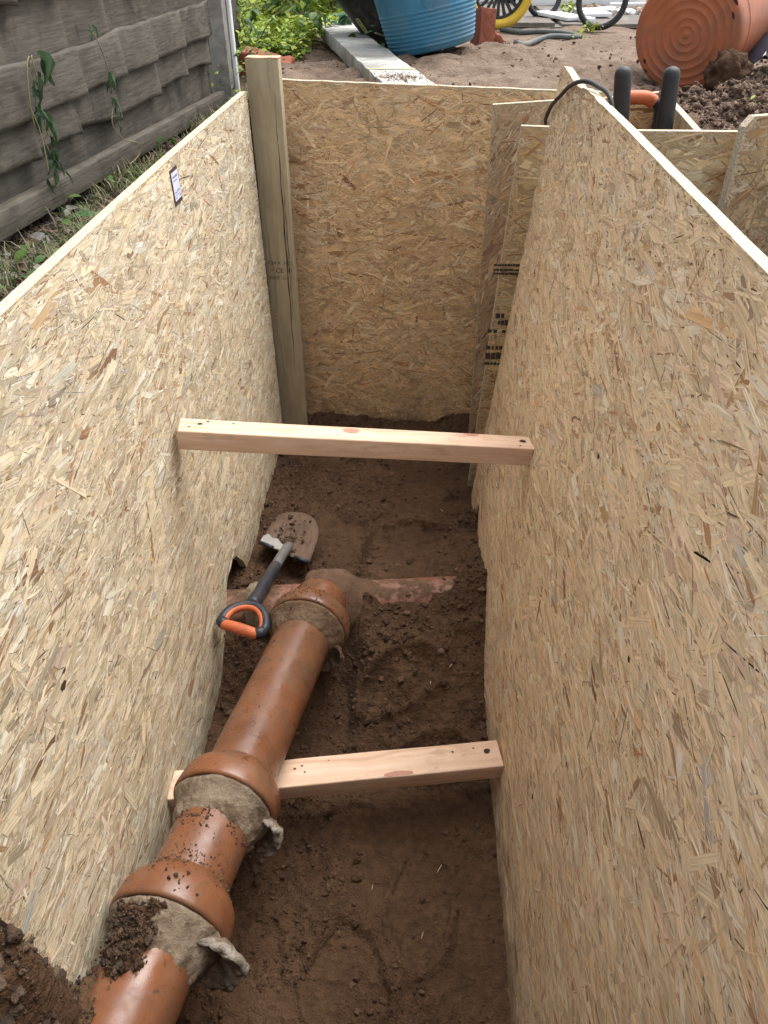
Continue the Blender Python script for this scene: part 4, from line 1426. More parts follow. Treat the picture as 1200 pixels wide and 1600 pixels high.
# ------------------------------------------------------------------ hooked rod over the open-side board
rod = [(0.306, 2.045, 1.128), (0.302, 2.025, 1.143), (0.303, 1.967, 1.18), (0.307, 1.874, 1.217), (0.309, 1.80, 1.244), (0.312, 1.72, 1.264), (0.322, 1.675, 1.2715), (0.334, 1.63, 1.2700), (0.3465, 1.57, 1.262), (0.353, 1.55, 1.22), (0.352, 1.55, 1.10), (0.35, 1.55, 1.0)]
V, Fc = tube_data(smooth_path(rod, 6), 0.0044, 10)
tag(build('hooked_rod', V, Fc, M['rubber'], None, True, (0.322, 1.675, 1.265)), 'thin dark bent rod hooked over the top of the leaning strand board', 'rod')

# ------------------------------------------------------------------ post hole digger and a second spade in the pit
dig = thing('post_hole_digger', (0.58, 2.17, 0.06), 'post hole digger standing in the pit, its two black grips upright', 'digger')
for (xt_, xb_, yy) in ((0.496, 0.570, 2.15), (0.6165, 0.664, 2.15)):
    top, bot = Vector((xt_, yy, 1.238)), Vector((xb_, yy + 0.02, 0.70))
    d = (bot - top).normalized()
    pr = [(0, .004), (.002, .010), (.006, .0165), (.012, .0195), (.02, .0208), (.10, .0215), (.20, .0218), (.235, .0218), (.236, .014)]
    V, Fc = lathe_data(top, d, pr, 24, cap0=True, cap1=True)
    build('grip', V, Fc, M['rubber'], dig, True)
    V, Fc = tube_data([top + d * .22, top + d * 0.6, top + d * 1.05], .0145, 14)
    build('handle', V, Fc, M['steel'], dig, True)
for sgn in (-1, 1):
    V, Fc = [], []
    for i in range(9):
        for j in range(9):
            a_ = R(-62 + 124 * i / 8)
            t = j / 8
            V.append(Vector((0.60 + sgn * (0.05 * math.cos(a_) + .01 - .03 * t), 2.17 + 0.06 * math.sin(a_) * (1 - .35 * t * t), 0.34 - 0.28 * t)))
    n1 = len(V)
    V += [v + Vector((sgn * .003, 0, 0)) for v in V[:n1]]
    for i in range(8):
        for j in range(8):
            Fc.append((i * 9 + j, i * 9 + j + 1, i * 9 + j + 10, i * 9 + j + 9))
            Fc.append((n1 + i * 9 + j, n1 + i * 9 + j + 9, n1 + i * 9 + j + 10, n1 + i * 9 + j + 1))
    build('scoop', V, Fc, M['steel'], dig, True)
dsp = thing('spade', (0.60, 2.22, 0.05), 'spade standing in the pit between the black grips, orange hand grip showing', 'spade')
hx = smooth_path([(0.520, 2.205, 1.142), (0.535, 2.205, 1.158), (0.56, 2.205, 1.161), (0.585, 2.205, 1.159), (0.603, 2.205, 1.150)], 5)
V, Fc = tube_data(hx, .0165, 16)
build('grip_bar', V, Fc, M['grip_orange'], dsp, True)
for pth in ([(0.603, 2.205, 1.152), (0.617, 2.205, 1.140), (0.622, 2.205, 1.11), (0.617, 2.207, 1.07), (0.595, 2.21, 1.03), (0.568, 2.212, 1.0), (0.565, 2.215, 0.95)],
            [(0.522, 2.205, 1.146), (0.512, 2.205, 1.13), (0.508, 2.205, 1.10), (0.514, 2.207, 1.06), (0.535, 2.21, 1.03), (0.562, 2.212, 1.0), (0.565, 2.215, 0.95)]):
    V, Fc = tube_data(smooth_path(pth, 5), .013, 12)
    build('grip_frame', V, Fc, M['grip_dark'], dsp, True)
V, Fc = tube_data([(0.565, 2.215, 0.96), (0.575, 2.23, 0.6), (0.585, 2.25, 0.33)], .017, 14)
build('shaft', V, Fc, M['steel'], dsp, True)
V = []
for z_, w_ in ((0.34, .02), (0.31, .085), (0.2, .09), (0.1, .082), (0.045, .05)):
    for t in (-1, -.5, 0, .5, 1):
        V.append(Vector((0.59 + w_ * t, 2.25 + .012 * (1 - t * t), z_)))
n1 = len(V); V += [v + Vector((0, .003, 0)) for v in V[:n1]]
Fc = []
for i in range(4):
    for j in range(4):
        Fc.append((i * 5 + j, i * 5 + j + 1, i * 5 + j + 6, i * 5 + j + 5)); Fc.append((n1 + i * 5 + j, n1 + i * 5 + j + 5, n1 + i * 5 + j + 6, n1 + i * 5 + j + 1))
build('blade', V, Fc, M['steel'], dsp, True)


# ------------------------------------------------------------------ tubs
def tub(name, base, axis, r0, r1, h, mat, label, ribs, base_rings=False, up=(0, -1, 0), handles=True):
    base, axis = Vector(base), Vector(axis).normalized()
    root = thing(name, base, label, 'tub')
    pr = []
    if base_rings:
        pr.append((0.0, 0.0005))
        pr += [(-0.002, .003), (-0.002, .005), (0, .007)]
        for rr in (0.027, 0.050, 0.078, 0.103, 0.130, 0.152):
            rr *= r0 / 0.178
            pr += [(0, rr - .0018), (-.0009, rr - .0006), (-.0009, rr + .0006), (0, rr + .0018)]
        pr += [(0, r0 - .012), (0.001, r0 - .006), (.005, r0 - .0015), (.012, r0 + .001)]
    else:
        pr += [(0.0, 0.001), (0.0, r0 * .5), (0.0, r0 - .014), (.0015, r0 - .007), (.006, r0 - .002), (.014, r0 + .001)]
    R_ = lambda s: r0 + (r1 - r0) * (s / h) ** 0.9
    s = 0.02
    while s < h - .02:
        near = [q for q in ribs if abs(q - s) < .0055]
        pr.append((s, R_(s) + (.0022 if near and abs(near[0] - s) < .003 else 0)))
        s += .0022 if near else .004
    pr += [(h - .015, R_(h) + .001), (h - .012, R_(h) + .008), (h - .004, R_(h) + .011), (h, R_(h) + .007), (h - .002, R_(h) - .003)]
    pr += [(h - .02 - k * (h - .03) / 6, R_(h - .02 - k * (h - .03) / 6) - .005) for k in range(7)] + [(.006, 0.001)]
    V, Fc = lathe_data(base, axis, pr, 72, up=up)
    build('tub_body', V, Fc, mat, root, True)
    a = (Vector(up) - axis * axis.dot(Vector(up))).normalized(); b = axis.cross(a)
    if handles:
        for th in (R(90), R(-90)):
            pts = []
            for k in range(9):
                t = (k / 8 - .5)
                an = th + t * 0.55
                bulge = math.sin(math.pi * k / 8)
                rr = R_(h) + .008 + .012 * bulge
                pts.append(base + axis * (h - .004 + .055 * bulge) + (a * math.cos(an) + b * math.sin(an)) * rr)
            V, Fc = tube_data(pts, .009, 10)
            build('handle', V, Fc, mat, root, True)
    return root, (base, axis, a, b, R_)


def on_tub(info, s, th, lift=0.0):
    base, axis, a, b, R_ = info
    return base + axis * s + (a * math.cos(th) + b * math.sin(th)) * (R_(s) + lift)


# orange tub lying on its side, base towards the camera
oax = Vector((0.52, 0.84, 0.16)).normalized()
orange, oi = tub('flexible_tub', (0.862, 2.93, 1.228), oax, 0.172, 0.218, 0.36, M['terracotta'], 'orange rubber tub lying on its side with ringed base towards the trench', (0.06, 0.30), True, up=(0, 0, 1))
ax_o, a_o, b_o = oi[1], oi[2], oi[3]
for k, (th, rr, w_, l_) in enumerate(((R(52), .168, .010, .026), (R(66), .150, .008, .018), (R(236), .150, .010, .012), (R(226), .163, .010, .010))):
    for sg in (1,):
        c0 = oi[0] - ax_o * .0022
        rad = (a_o * math.cos(th) + b_o * math.sin(th)); tan = (-a_o * math.sin(th) + b_o * math.cos(th))
        V = [c0 + rad * (rr + w_ * .5 * math.cos(t) * rnd.uniform(.7, 1.2)) + tan * (l_ * math.sin(t) * .7 * rnd.uniform(.8, 1.2)) for t in [2 * math.pi * q / 14 for q in range(14)]]
        build('dirt_mark', V, [tuple(range(14))], M['dark_smear'], orange)
# blue tub, tilted against the plank
bax = Vector((-0.19, 0.02, 0.98)).normalized()
blue, bi = tub('flexible_tub', (0.035, 3.60, 1.115), bax, 0.172, 0.235, 0.40, M['blue'], 'blue rubber tub tilted by the grey plank with ribs round its foot', tuple(.024 + .0145 * k for k in range(9)) + (.215, .30, .31))
dm = []
for th0 in (R(4), R(70), R(-60)):
    c4 = [(.170 + .036 * math.cos(t), th0 + 0.145 * math.sin(t)) for t in (0, math.pi / 2, math.pi, 1.5 * math.pi)]
    c4 = [(c4[0][0] + .004, c4[0][1])] + c4[1:]
    for p, q in zip(c4, c4[1:] + c4[:1]):
        pts = [on_tub(bi, p[0] + (q[0] - p[0]) * t, p[1] + (q[1] - p[1]) * t, .0002) for t in np.linspace(0, 1, 6)]
        dm.append(tube_data(pts, .0016, 6))
    V, Fc = join_data(dm); dm = []
    build('diamond_rib', V, Fc, M['blue'], blue, True)
# black tub leaning behind the blue one
kax = Vector((-0.56, -0.05, 0.83)).normalized()
black, ki = tub('flexible_tub', (-0.090, 4.02, 1.13), kax, 0.155, 0.205, 0.42, M['black_tub'], 'black speckled tub tipped over behind the blue tub, small yellow tag on it', (.03, .29), False)


def tag_on(info, s0, th0, ds, dth, mat, lift, n=10):
    V = []
    for k in range(28):
        t = 2 * math.pi * k / 28
        cx_, cy_ = math.cos(t), math.sin(t)
        sq = lambda c: math.copysign(abs(c) ** 0.45, c)
        V.append(on_tub(info, s0 + ds * sq(cx_), th0 + dth * sq(cy_), lift))
    return V, [tuple(range(28))]


tgV, tgF = tag_on(ki, 0.140, R(-52), .034, .085, None, .0025)
tg = build('tag', tgV, tgF, M['tag_yellow'], black)
bars = []
for (s0, t0, ds, dt) in ((.118, 0, .0022, .045), (.128, .0, .0022, .05), (.135, .03, .007, .008), (.143, -.03, .007, .008), (.152, 0, .0022, .05), (.158, .02, .005, .008), (.164, 0, .0022, .05)):
    V = [on_tub(ki, s0 + a_ * ds, R(-52) + t0 + b_ * dt, .0034) for a_, b_ in ((-1, -1), (1, -1), (1, 1), (-1, 1))]
    bars.append((V, [(0, 1, 2, 3)]))
V, Fc = join_data(bars)
build('tag_lettering', V, Fc, M['tag_print'], tg)


# ------------------------------------------------------------------ plank, bricks
def placed_box(name, label, cat, center, size, rot, mat, bevel=.004, cuts=.06, wob=.003, seed=1, group=None):
    o = box_local(name, size, mat, bevel, None, 2, cuts, wob, seed)
    o.location = center; o.rotation_euler = rot
    return tag(o, label, cat, group)


pA, pBv = Vector((-0.455, 4.42, 1.105)), Vector((-0.040, 2.70, 1.085))
plank = thing('plank', (pA + pBv) / 2, 'weathered grey plank lying on the soil towards the blue tub', 'plank')
pf3 = frame_from(pBv - pA)
plank.rotation_euler = pf3.to_euler()
box_local('board', ((pBv - pA).length, 0.165, 0.055), M['plank'], .005, plank, 2, .06, .003, 6)
bd = [(0.565, -.0825, .0286), (0.580, -.0825, .0286), (0.598, .0825, .0286), (0.583, .0825, .0286)]
link('yellow_band', mesh('yellow_band', [(a, b, c + .0022) for a, b, c in bd] + [(0.565, -.0847, .03), (0.580, -.0847, .03), (0.575, -.0847, -.02), (0.567, -.0847, -.02)], [(0, 1, 2, 3), (4, 5, 6, 7)]), M['tag_yellow'], plank)
gP = np.random.default_rng(4)
pp = [(pA + pBv) / 2 + pf3 @ Vector((gP.normal(0.76, .05), gP.normal(.0, .04), .030)) for _ in range(700)]
crumbs('soil_on_plank', np.array(pp), np.clip(np.exp(gP.normal(math.log(.0014), .5, 700)), .0006, .005), 12, [(.30, .17, .11), (.24, .13, .08), (.18, .10, .065)], label='reddish crumbs of earth on the near end of the grey plank', cat='soil')

placed_box('brick', 'dark red broken brick half sunk in soil behind the upright timber', 'brick', (-0.630, 3.42, 1.055), (0.20, 0.10, 0.11), (R(4), R(12), R(-12)), M['brick'], .008, .025, .007, 3)
placed_box('brick', 'red brick standing on end at the right of the blue tub', 'brick', (0.262, 3.98, 1.125), (0.075, 0.105, 0.20), (R(-6), R(4), R(20)), M['brick'], .006, .03, .003, 4)
placed_box('brick_shard', 'small broken red brick shard on the soil right of the standing brick', 'brick', (0.335, 4.05, 1.095), (0.07, 0.05, 0.045), (R(10), R(38), R(30)), M['brick'], .008, .018, .007, 5)
placed_box('brick', 'orange red brick far off behind the white boards', 'brick', (1.36, 6.75, 1.11), (0.215, 0.10, 0.065), (0, 0, R(20)), M['brick'], .006, .04, .002, 8)


# ------------------------------------------------------------------ wheels, hoops, hose, white boards in the yard
def wheel(center, rad, tube_r, axis, mat, name, label, cat, spokes=0, group=None):
    c, ax = Vector(center), Vector(axis).normalized()
    root = thing(name, c - Vector((0, 0, rad)), label, cat, group)
    a = (Vector((0, 0, 1)) - ax * ax.z).normalized(); b = ax.cross(a)
    V, Fc = [], []
    n, m = 56, 12
    for i in range(n):
        th = 2 * math.pi * i / n
        rd = a * math.cos(th) + b * math.sin(th)
        for j in range(m):
            ph = 2 * math.pi * j / m
            V.append(c + rd * (rad - tube_r + tube_r * math.cos(ph)) + ax * (tube_r * 1.1 * math.sin(ph)))
    for i in range(n):
        for j in range(m):
            Fc.append((i * m + j, ((i + 1) % n) * m + j, ((i + 1) % n) * m + (j + 1) % m, i * m + (j + 1) % m))
    build('tyre', V, Fc, mat, root, True)
    if spokes:
        V, Fc = lathe_data(c - ax * .03, ax, [(0, .002), (0, .022), (.06, .022), (.06, .002)], 20)
        build('hub', V, Fc, M['rubber'], root, True)
        V, Fc = lathe_data(c - ax * .006, ax, [(0, rad - 2 * tube_r - .014), (0, rad - 2 * tube_r + .004), (.012, rad - 2 * tube_r + .004), (.012, rad - 2 * tube_r - .014), (0, rad - 2 * tube_r - .014)], 48)
        build('rim', V, Fc, M['rubber'], root, True)
        for k in range(spokes):
            th = 2 * math.pi * k / spokes
            rd = a * math.cos(th) + b * math.sin(th); tg_ = -a * math.sin(th) + b * math.cos(th)
            p0, p1 = c + rd * .018, c + rd * (rad - 2 * tube_r - .006)
            w0, w1 = .004, .009
            V = []
            for p, w_ in ((p0, w0), (p1, w1)):
                V += [p + tg_ * w_ + ax * .006, p - tg_ * w_ + ax * .006, p - tg_ * w_ - ax * .006, p + tg_ * w_ - ax * .006]
            build('spoke', V, [(0, 1, 5, 4), (1, 2, 6, 5), (2, 3, 7, 6), (3, 0, 4, 7), (0, 3, 2, 1), (4, 5, 6, 7)], M['rubber'], root)
    return root


wheel((0.40, 4.92, 1.252), 0.196, 0.026, (0.18, -0.98, 0.05), M['yellow'], 'wheel', 'wheel with yellow tyre and black spokes standing beyond the upright brick', 'wheel', 22)
wheel((0.725, 5.55, 1.175), 0.118, 0.0155, (0.25, -0.96, 0.12), M['rubber'], 'tyre_hoop', 'smaller black tyre hoop standing nearest the yellow wheel', 'tyre', 0, 'black tyre hoops')
wheel((0.965, 4.95, 1.195), 0.142, 0.0165, (-0.35, -0.93, 0.10), M['rubber'], 'tyre_hoop', 'larger black tyre hoop standing in front of the white boards', 'tyre', 0, 'black tyre hoops')

hp_ = [(0.423, 4.90, 1.06), (0.519, 4.83, 1.062), (0.618, 4.79, 1.064), (0.724, 4.70, 1.064), (0.785, 4.61, 1.064), (0.79, 4.52, 1.064), (0.755, 4.45, 1.064), (0.634, 4.41, 1.068), (0.564, 4.35, 1.075), (0.483, 4.19, 1.085), (0.427, 4.10, 1.09)]
hp_ = [(a, b, float(ground_z(np.array([a]), np.array([b]))[0]) + .012) for a, b, c in hp_]
V, Fc = tube_data(smooth_path(hp_, 6), .013, 10)
tag(build('hose', V, Fc, m_plain('grey_hose', (0.085, 0.10, 0.10), .6, .2, 30, .1, dirt=(.2, .15, .1), dirt_amt=.5), None, True, hp_[5]), 'dark grey hose bent into a hairpin on the bare soil', 'hose')
hp2 = [(0.36, 5.05), (0.46, 4.95), (0.58, 4.92), (0.66, 4.91), (0.73, 4.86)]
hp2 = [(a, b, float(ground_z(np.array([a]), np.array([b]))[0]) + .012) for a, b in hp2]
V, Fc = tube_data(smooth_path(hp2, 6), .008, 8)
tag(build('cable', V, Fc, M['rubber'], None, True, hp2[2]), 'thin black cable lying behind the hose by the yellow wheel', 'cable')
GW = 'white boards on the paving'
for k, (c, sz, rz, lab) in enumerate((((0.80, 5.42, 1.086), (0.10, 0.34, 0.018), 28, 'white board flat on the paving under the smaller black hoop'),
                                      ((0.885, 5.40, 1.082), (0.085, 0.34, 0.018), 30, 'white board beside the one under the smaller hoop'),
                                      ((1.045, 5.62, 1.087), (0.17, 0.30, 0.018), 4, 'white square board seen through the larger black hoop'),
                                      ((1.27, 5.86, 1.078), (0.16, 0.32, 0.018), 38, 'white board at the right of the larger black hoop'),
                                      ((0.93, 6.30, 1.105), (0.60, 0.06, 0.05), 8, 'long white batten behind the smaller black hoop'),
                                      ((1.10, 6.75, 1.11), (0.60, 0.07, 0.06), 2, 'thick white batten farthest back on the paving'),
                                      ((1.20, 6.28, 1.10), (0.62, 0.06, 0.04), -14, 'white batten crossing behind the larger black hoop'),
                                      ((1.45, 6.10, 1.092), (0.40, 0.05, 0.03), -6, 'white batten running to the orange tub'))):
    placed_box('white_board', lab, 'board', c, sz, (R(1.5), R(-1), R(rz)), M['white'], .003, 0, 0, 20 + k, GW)
V, Fc = tube_data([(1.255, 6.9, 1.19), (1.33, 6.55, 1.10)], [.02, .018], 10)
tag(build('wooden_stake', V, Fc, M['post_end'], None, True, (1.29, 6.7, 1.12)), 'short pale round stake leaning by the far red brick', 'stake')


def lumpy(name, c, rad, mat, label, cat, seed, amp=.25, squash=(1, 1, .8), f=2.2, sub=4):
    bm = bmesh.new()
    bmesh.ops.create_icosphere(bm, subdivisions=sub, radius=1)
    p = np.array([v.co for v in bm.verts])
    d = 1 + amp * fbm(p[:, 0] * f, p[:, 1] * f, p[:, 2] * f, seed, 4)
    for v, q, k_ in zip(bm.verts, p, d):
        v.co = Vector((q[0] * squash[0], q[1] * squash[1], q[2] * squash[2])) * (rad * k_)
    me = bpy.data.meshes.new(name); bm.to_mesh(me); bm.free()
    me.polygons.foreach_set('use_smooth', [True] * len(me.polygons))
    o = link(name, me, mat, None, c)
    return tag(o, label, cat)


lumpy('black_sack', (0.70, 6.65, 1.22), 0.21, M['rubber'], 'black lumpy sack behind the smaller black hoop', 'sack', 50, .25, (1.5, .8, .8))
lumpy('soil_clod', (0.985, 2.80, 1.135), 0.060, M['soil'], 'big brown clod of earth against the lying orange tub', 'clod', 51, .28, (1.1, .9, 1.0), 2.4)

# plastic sheet at the right
V, Fc = [], []
nu, nv = 26, 26
for i in range(nu):
    for j in range(nv):
        u, v = i / (nu - 1), j / (nv - 1)
        x_ = 1.035 + 0.55 * u + 0.05 * v; y_ = 2.42 + 0.75 * v
        z_ = 1.10 + 0.17 * math.sin(math.pi * min(1, u * 1.3 + .05)) * (0.5 + .5 * v)
        a_ = 0.05 * abs(float(vn(np.array([u * 5 + v * 2]), np.array([v * 4 - u * 2]), 0, 91)[0])) + .03 * abs(float(vn(np.array([u * 9]), np.array([v * 9]), 0, 92)[0]))
        V.append((x_ + a_ * .4, y_ - a_ * .3, z_ + a_))
for i in range(nu - 1):
    for j in range(nv - 1):
        Fc.append((i * nv + j, (i + 1) * nv + j, (i + 1) * nv + j + 1, i * nv + j + 1))
sh = build('plastic_sheet', V, Fc, M['sheet'], None, False, (1.3, 2.75, 1.08))
md = sh.modifiers.new('thick', 'SOLIDIFY'); md.thickness = .003
tag(sh, 'crumpled dark blue plastic sheet on the soil at the right edge', 'sheet')


# ------------------------------------------------------------------ fence on the left
fence = thing('fence', (-0.79, 1.9, 1.03), 'grey weathered timber fence of overlapping wavy boards along the trench', 'fence')
FX = lambda y: -0.812 + 0.022 * (y - 1.4)


def plank_mesh(y0, y1, zlo, zhi, off, seed, wav_lo=.012, wav_hi=.006, warp=.010, period=.27, lean=0.0):
    ys = np.arange(y0, y1 + 1e-6, .012); nz = 12
    lo = zlo + wav_lo * fbm(ys * 3.2, 0 * ys, seed=seed, oct=2)
    hi = zhi + wav_hi * fbm(ys * 4.5, 0 * ys, seed=seed + 1, oct=3)
    ph = (ys / period + 0.35 * vn(ys * 2.0, 0 * ys, seed=seed + 2)) % 1.0
    saw = np.where(ph < .93, (ph / .93) ** 1.6, (1 - ph) / .07)           # gentle swell, sudden drop
    lo = lo - .018 * np.maximum(0, saw - .55) * (wav_lo > .01)
    V = []
    for t in np.linspace(0, 1, nz):
        z = lo + (hi - lo) * t
        x = np.array([FX(a) for a in ys]) + off + lean * (1 - t) + 1.7 * warp * saw * (.25 + .75 * (1 - t)) + .0015 * fbm(ys * 12, z * 12, seed=seed + 3)
        V.append(np.stack([x, ys, z], -1))
    Fv = np.concatenate(V)
    B = Fv.copy(); B[:, 0] -= .013
    n = len(ys)
    i = np.arange(n * nz).reshape(nz, n)
    Q = np.stack([i[:-1, :-1], i[:-1, 1:], i[1:, 1:], i[1:, :-1]], -1).reshape(-1, 4)
    o = n * nz
    Qb = (Q + o)[:, ::-1]
    e = []
    for row in (0, nz - 1):
        for k in range(n - 1):
            a_, b_ = i[row, k], i[row, k + 1]
            e.append((a_, a_ + o, b_ + o, b_) if row == 0 else (a_, b_, b_ + o, a_ + o))
    for c_ in (0, n - 1):
        for k in range(nz - 1):
            a_, b_ = i[k, c_], i[k + 1, c_]
            e.append((a_, b_, b_ + o, a_ + o))
    return np.concatenate([Fv, B]), np.concatenate([Q, Qb, np.array(e)])


for (zl, zh, off, sd, wl, wh, wp) in ((0.955, 1.175, 0.000, 1, .004, .004, .004), (1.138, 1.236, 0.014, 11, .014, .005, .012), (1.212, 1.304, 0.026, 21, .006, .008, .010),
                                      (1.285, 1.420, 0.004, 31, .006, .006, .006), (1.395, 1.52, 0.018, 41, .012, .006, .010), (1.50, 1.63, 0.006, 51, .012, .006, .010), (1.61, 1.75, 0.02, 61, .012, .006, .010), (1.73, 1.86, 0.006, 71, .012, .006, .010)):
    V, Q = plank_mesh(0.25, 3.06, zl, zh, off, sd, wl, wh, wp)
    me = tris_mesh('plank', V - np.array(fence.location), Q, False)
    link('plank', me, M['fence'], fence)
y0, y1 = 0.25, 3.07
rl = box_local('rail', (0.032, y1 - y0, 0.046), M['fence'], .004, fence, 2, .12, .002, 3)
rl.location = Vector((FX(1.66) + .030, (y0 + y1) / 2, 1.064)) - Vector(fence.location)
rl.rotation_euler = (R(-2.2), 0, R(-1.26))
for (yy, zz) in ((1.90, 1.088), (1.96, 1.072), (1.60, 1.087), (2.35, 1.066), (2.75, 1.06), (1.78, 1.066), (1.52, 1.078)):
    V, Fc = lathe_data((FX(yy) + .043, yy, zz - .018), (1, 0, 0), [(-.002, .003), (.0012, .003), (.0016, .001)], 10, cap1=True)
    build('nail', V, Fc, M['hole'], fence, True)
cp = thing('fence_post', (-0.762, 3.14, 1.0), 'grey slotted concrete fence post with pale edge at the end of the fence', 'post')
o_ = box_local('post_body', (0.085, 0.085, 1.1), M['concrete'], .006, cp, 2, .1, .002, 3)
o_.location = (0.01, 0, .53)
o_ = box_local('post_edge', (0.014, 0.03, 1.1), M['white'], .003, cp, 1, .2, .001, 3)
o_.location = (0.060, 0.030, .53)
fence2 = thing('fence', (-0.80, 3.45, 1.0), 'short bleached grey fence panel beyond the concrete post', 'fence')
for k, (zl, zh, off) in enumerate(((1.04, 1.19, .0), (1.16, 1.30, .012), (1.275, 1.42, 0.0), (1.40, 1.54, .012), (1.52, 1.66, 0.0), (1.64, 1.8, .012))):
    V, Q = plank_mesh(3.20, 3.72, zl, zh, off - .04, 200 + 9 * k, .006, .005, .006)
    me = tris_mesh('plank', V - np.array(fence2.location), Q, False)
    link('plank', me, M['fence'], fence2)


# ------------------------------------------------------------------ leaves, vines, weeds, grass
def leaf_verts(L, Wd, curl=.25, fold=.25):
    """leaf along +X from the origin: 4 stations x 3"""
    V = []
    for t, w_ in ((0, .05), (.28, .8), (.55, 1.0), (.8, .62), (1, .02)):
        z_ = -curl * L * t * t
        V += [(L * t, -Wd * .5 * w_, z_ + fold * Wd * w_ * .5), (L * t, 0, z_), (L * t, Wd * .5 * w_, z_ + fold * Wd * w_ * .5)]
    Fc = []
    for i in range(4):
        for j in range(2):
            Fc.append((i * 3 + j, i * 3 + j + 3, i * 3 + j + 4, i * 3 + j + 1))
    return np.array(V), np.array(Fc)


def tint_mesh(me, c):
    face_colors(me, np.array([c] * len(me.polygons)))


LEAFC = [(.050, .095, .045), (.065, .12, .052), (.045, .075, .040), (.085, .15, .075)]


def crumpled_leaf(L, Wd, curl, seed):
    nu, nv = 11, 7
    V = []
    for i in range(nu):
        t = i / (nu - 1)
        w_ = math.sin(math.pi * min(1, t * .92 + .06)) ** .75 * (1 - .35 * t)
        for j in range(nv):
            q = (j / (nv - 1) - .5) * 2
            n_ = float(fbm(np.array([t * 3.0 + seed]), np.array([q * 1.6]), 0, seed, 3)[0])
            roll = 1.25 * abs(q)                       # edges roll inwards
            y_ = Wd * .5 * w_ * q * (1 - .30 * abs(q)) + .05 * L * n_ * t
            z_ = Wd * .5 * w_ * (math.sin(roll) * .8) * abs(q) - curl * L * t * t + .09 * L * n_
            V.append((L * t - .12 * L * curl * t * t, y_, z_))
    Fc = [(i * nv + j, (i + 1) * nv + j, (i + 1) * nv + j + 1, i * nv + j + 1) for i in range(nu - 1) for j in range(nv - 1)]
    return np.array(V), Fc


def vine(label, stems, leaves):
    root = thing('bindweed_vine', stems[0][0], label, 'vine', 'withered vines hanging on the fence')
    for s in stems:
        V, Fc = tube_data(smooth_path(s, 5), .0012, 6)
        build('stem', V, Fc, M['stem'], root, True)
    o = Vector(root.location)
    for (p, L, Wd, az, el, curl, c) in leaves:
        V, Fc = crumpled_leaf(L * .82, Wd * .85, curl * 1.6, int(L * 1e4 + az * 50) % 997)
        Mx = Euler((rnd.uniform(-.6, .6), -el, az)).to_matrix()
        V = np.array([Mx @ Vector(v) for v in V]) + np.array(Vector(p) - o)
        me = mesh('leaf', V, Fc, True)
        tint_mesh(me, LEAFC[c])
        link('leaf', me, M['leaf'], root)


xv = -0.752
rv = random.Random(3)
EXL = [((xv + rv.uniform(-.002, .012), 1.588 + rv.gauss(0, .022), rv.uniform(1.10, 1.29)), rv.uniform(.018, .034), rv.uniform(.008, .016), rv.uniform(-1.6, 1.6), R(rv.uniform(-80, -25)), .5, rv.choice((0, 1, 2, 3))) for _ in range(20)]
EXR = [((xv + rv.uniform(-.002, .010), 1.992 + rv.gauss(0, .012), rv.uniform(1.13, 1.25)), rv.uniform(.014, .026), rv.uniform(.007, .013), rv.uniform(-1.6, 1.6), R(rv.uniform(-80, -25)), .5, rv.choice((0, 1, 2, 3))) for _ in range(8)]
vine('leafy withered vine drooping over the top of the fence board, left one',
     [[(xv, 1.60, 1.300), (xv + .012, 1.585, 1.318), (xv + .012, 1.565, 1.30), (xv + .008, 1.55, 1.25), (xv + .004, 1.552, 1.205), (xv, 1.575, 1.19), (xv, 1.59, 1.165), (xv, 1.59, 1.12), (xv, 1.575, 1.09)],
      [(xv, 1.63, 1.31), (xv + .01, 1.60, 1.316), (xv + .01, 1.60, 1.28), (xv, 1.61, 1.23), (xv, 1.605, 1.18)],
      [(xv, 1.56, 1.24), (xv + .006, 1.565, 1.19), (xv + .006, 1.555, 1.12)]],
     [((xv, 1.650, 1.318), .065, .055, R(10), R(-62), .3, 3), ((xv, 1.672, 1.312), .060, .05, R(80), R(-72), .3, 1), ((xv + .006, 1.655, 1.308), .06, .03, R(-60), R(-75), .3, 0),
      ((xv + .008, 1.605, 1.285), .045, .02, R(-40), R(-70), .4, 1), ((xv + .004, 1.600, 1.262), .05, .024, R(40), R(-76), .4, 0), ((xv + .004, 1.598, 1.238), .045, .026, R(-80), R(-70), .5, 3), ((xv + .004, 1.604, 1.22), .06, .034, R(70), R(-60), .3, 1),
      ((xv + .004, 1.572, 1.225), .045, .02, R(-60), R(-75), .4, 0), ((xv + .004, 1.60, 1.155), .04, .024, R(70), R(-60), .4, 0), ((xv + .004, 1.592, 1.150), .045, .03, R(-70), R(-75), .5, 1), ((xv + .004, 1.585, 1.118), .045, .024, R(60), R(-78), .4, 3),
      ((xv + .004, 1.594, 1.132), .035, .015, R(30), R(-30), .4, 2), ((xv + .004, 1.55, 1.112), .025, .015, R(-90), R(-75), .4, 2), ((xv + .004, 1.625, 1.165), .03, .012, R(80), R(-45), .4, 2)] + EXL)
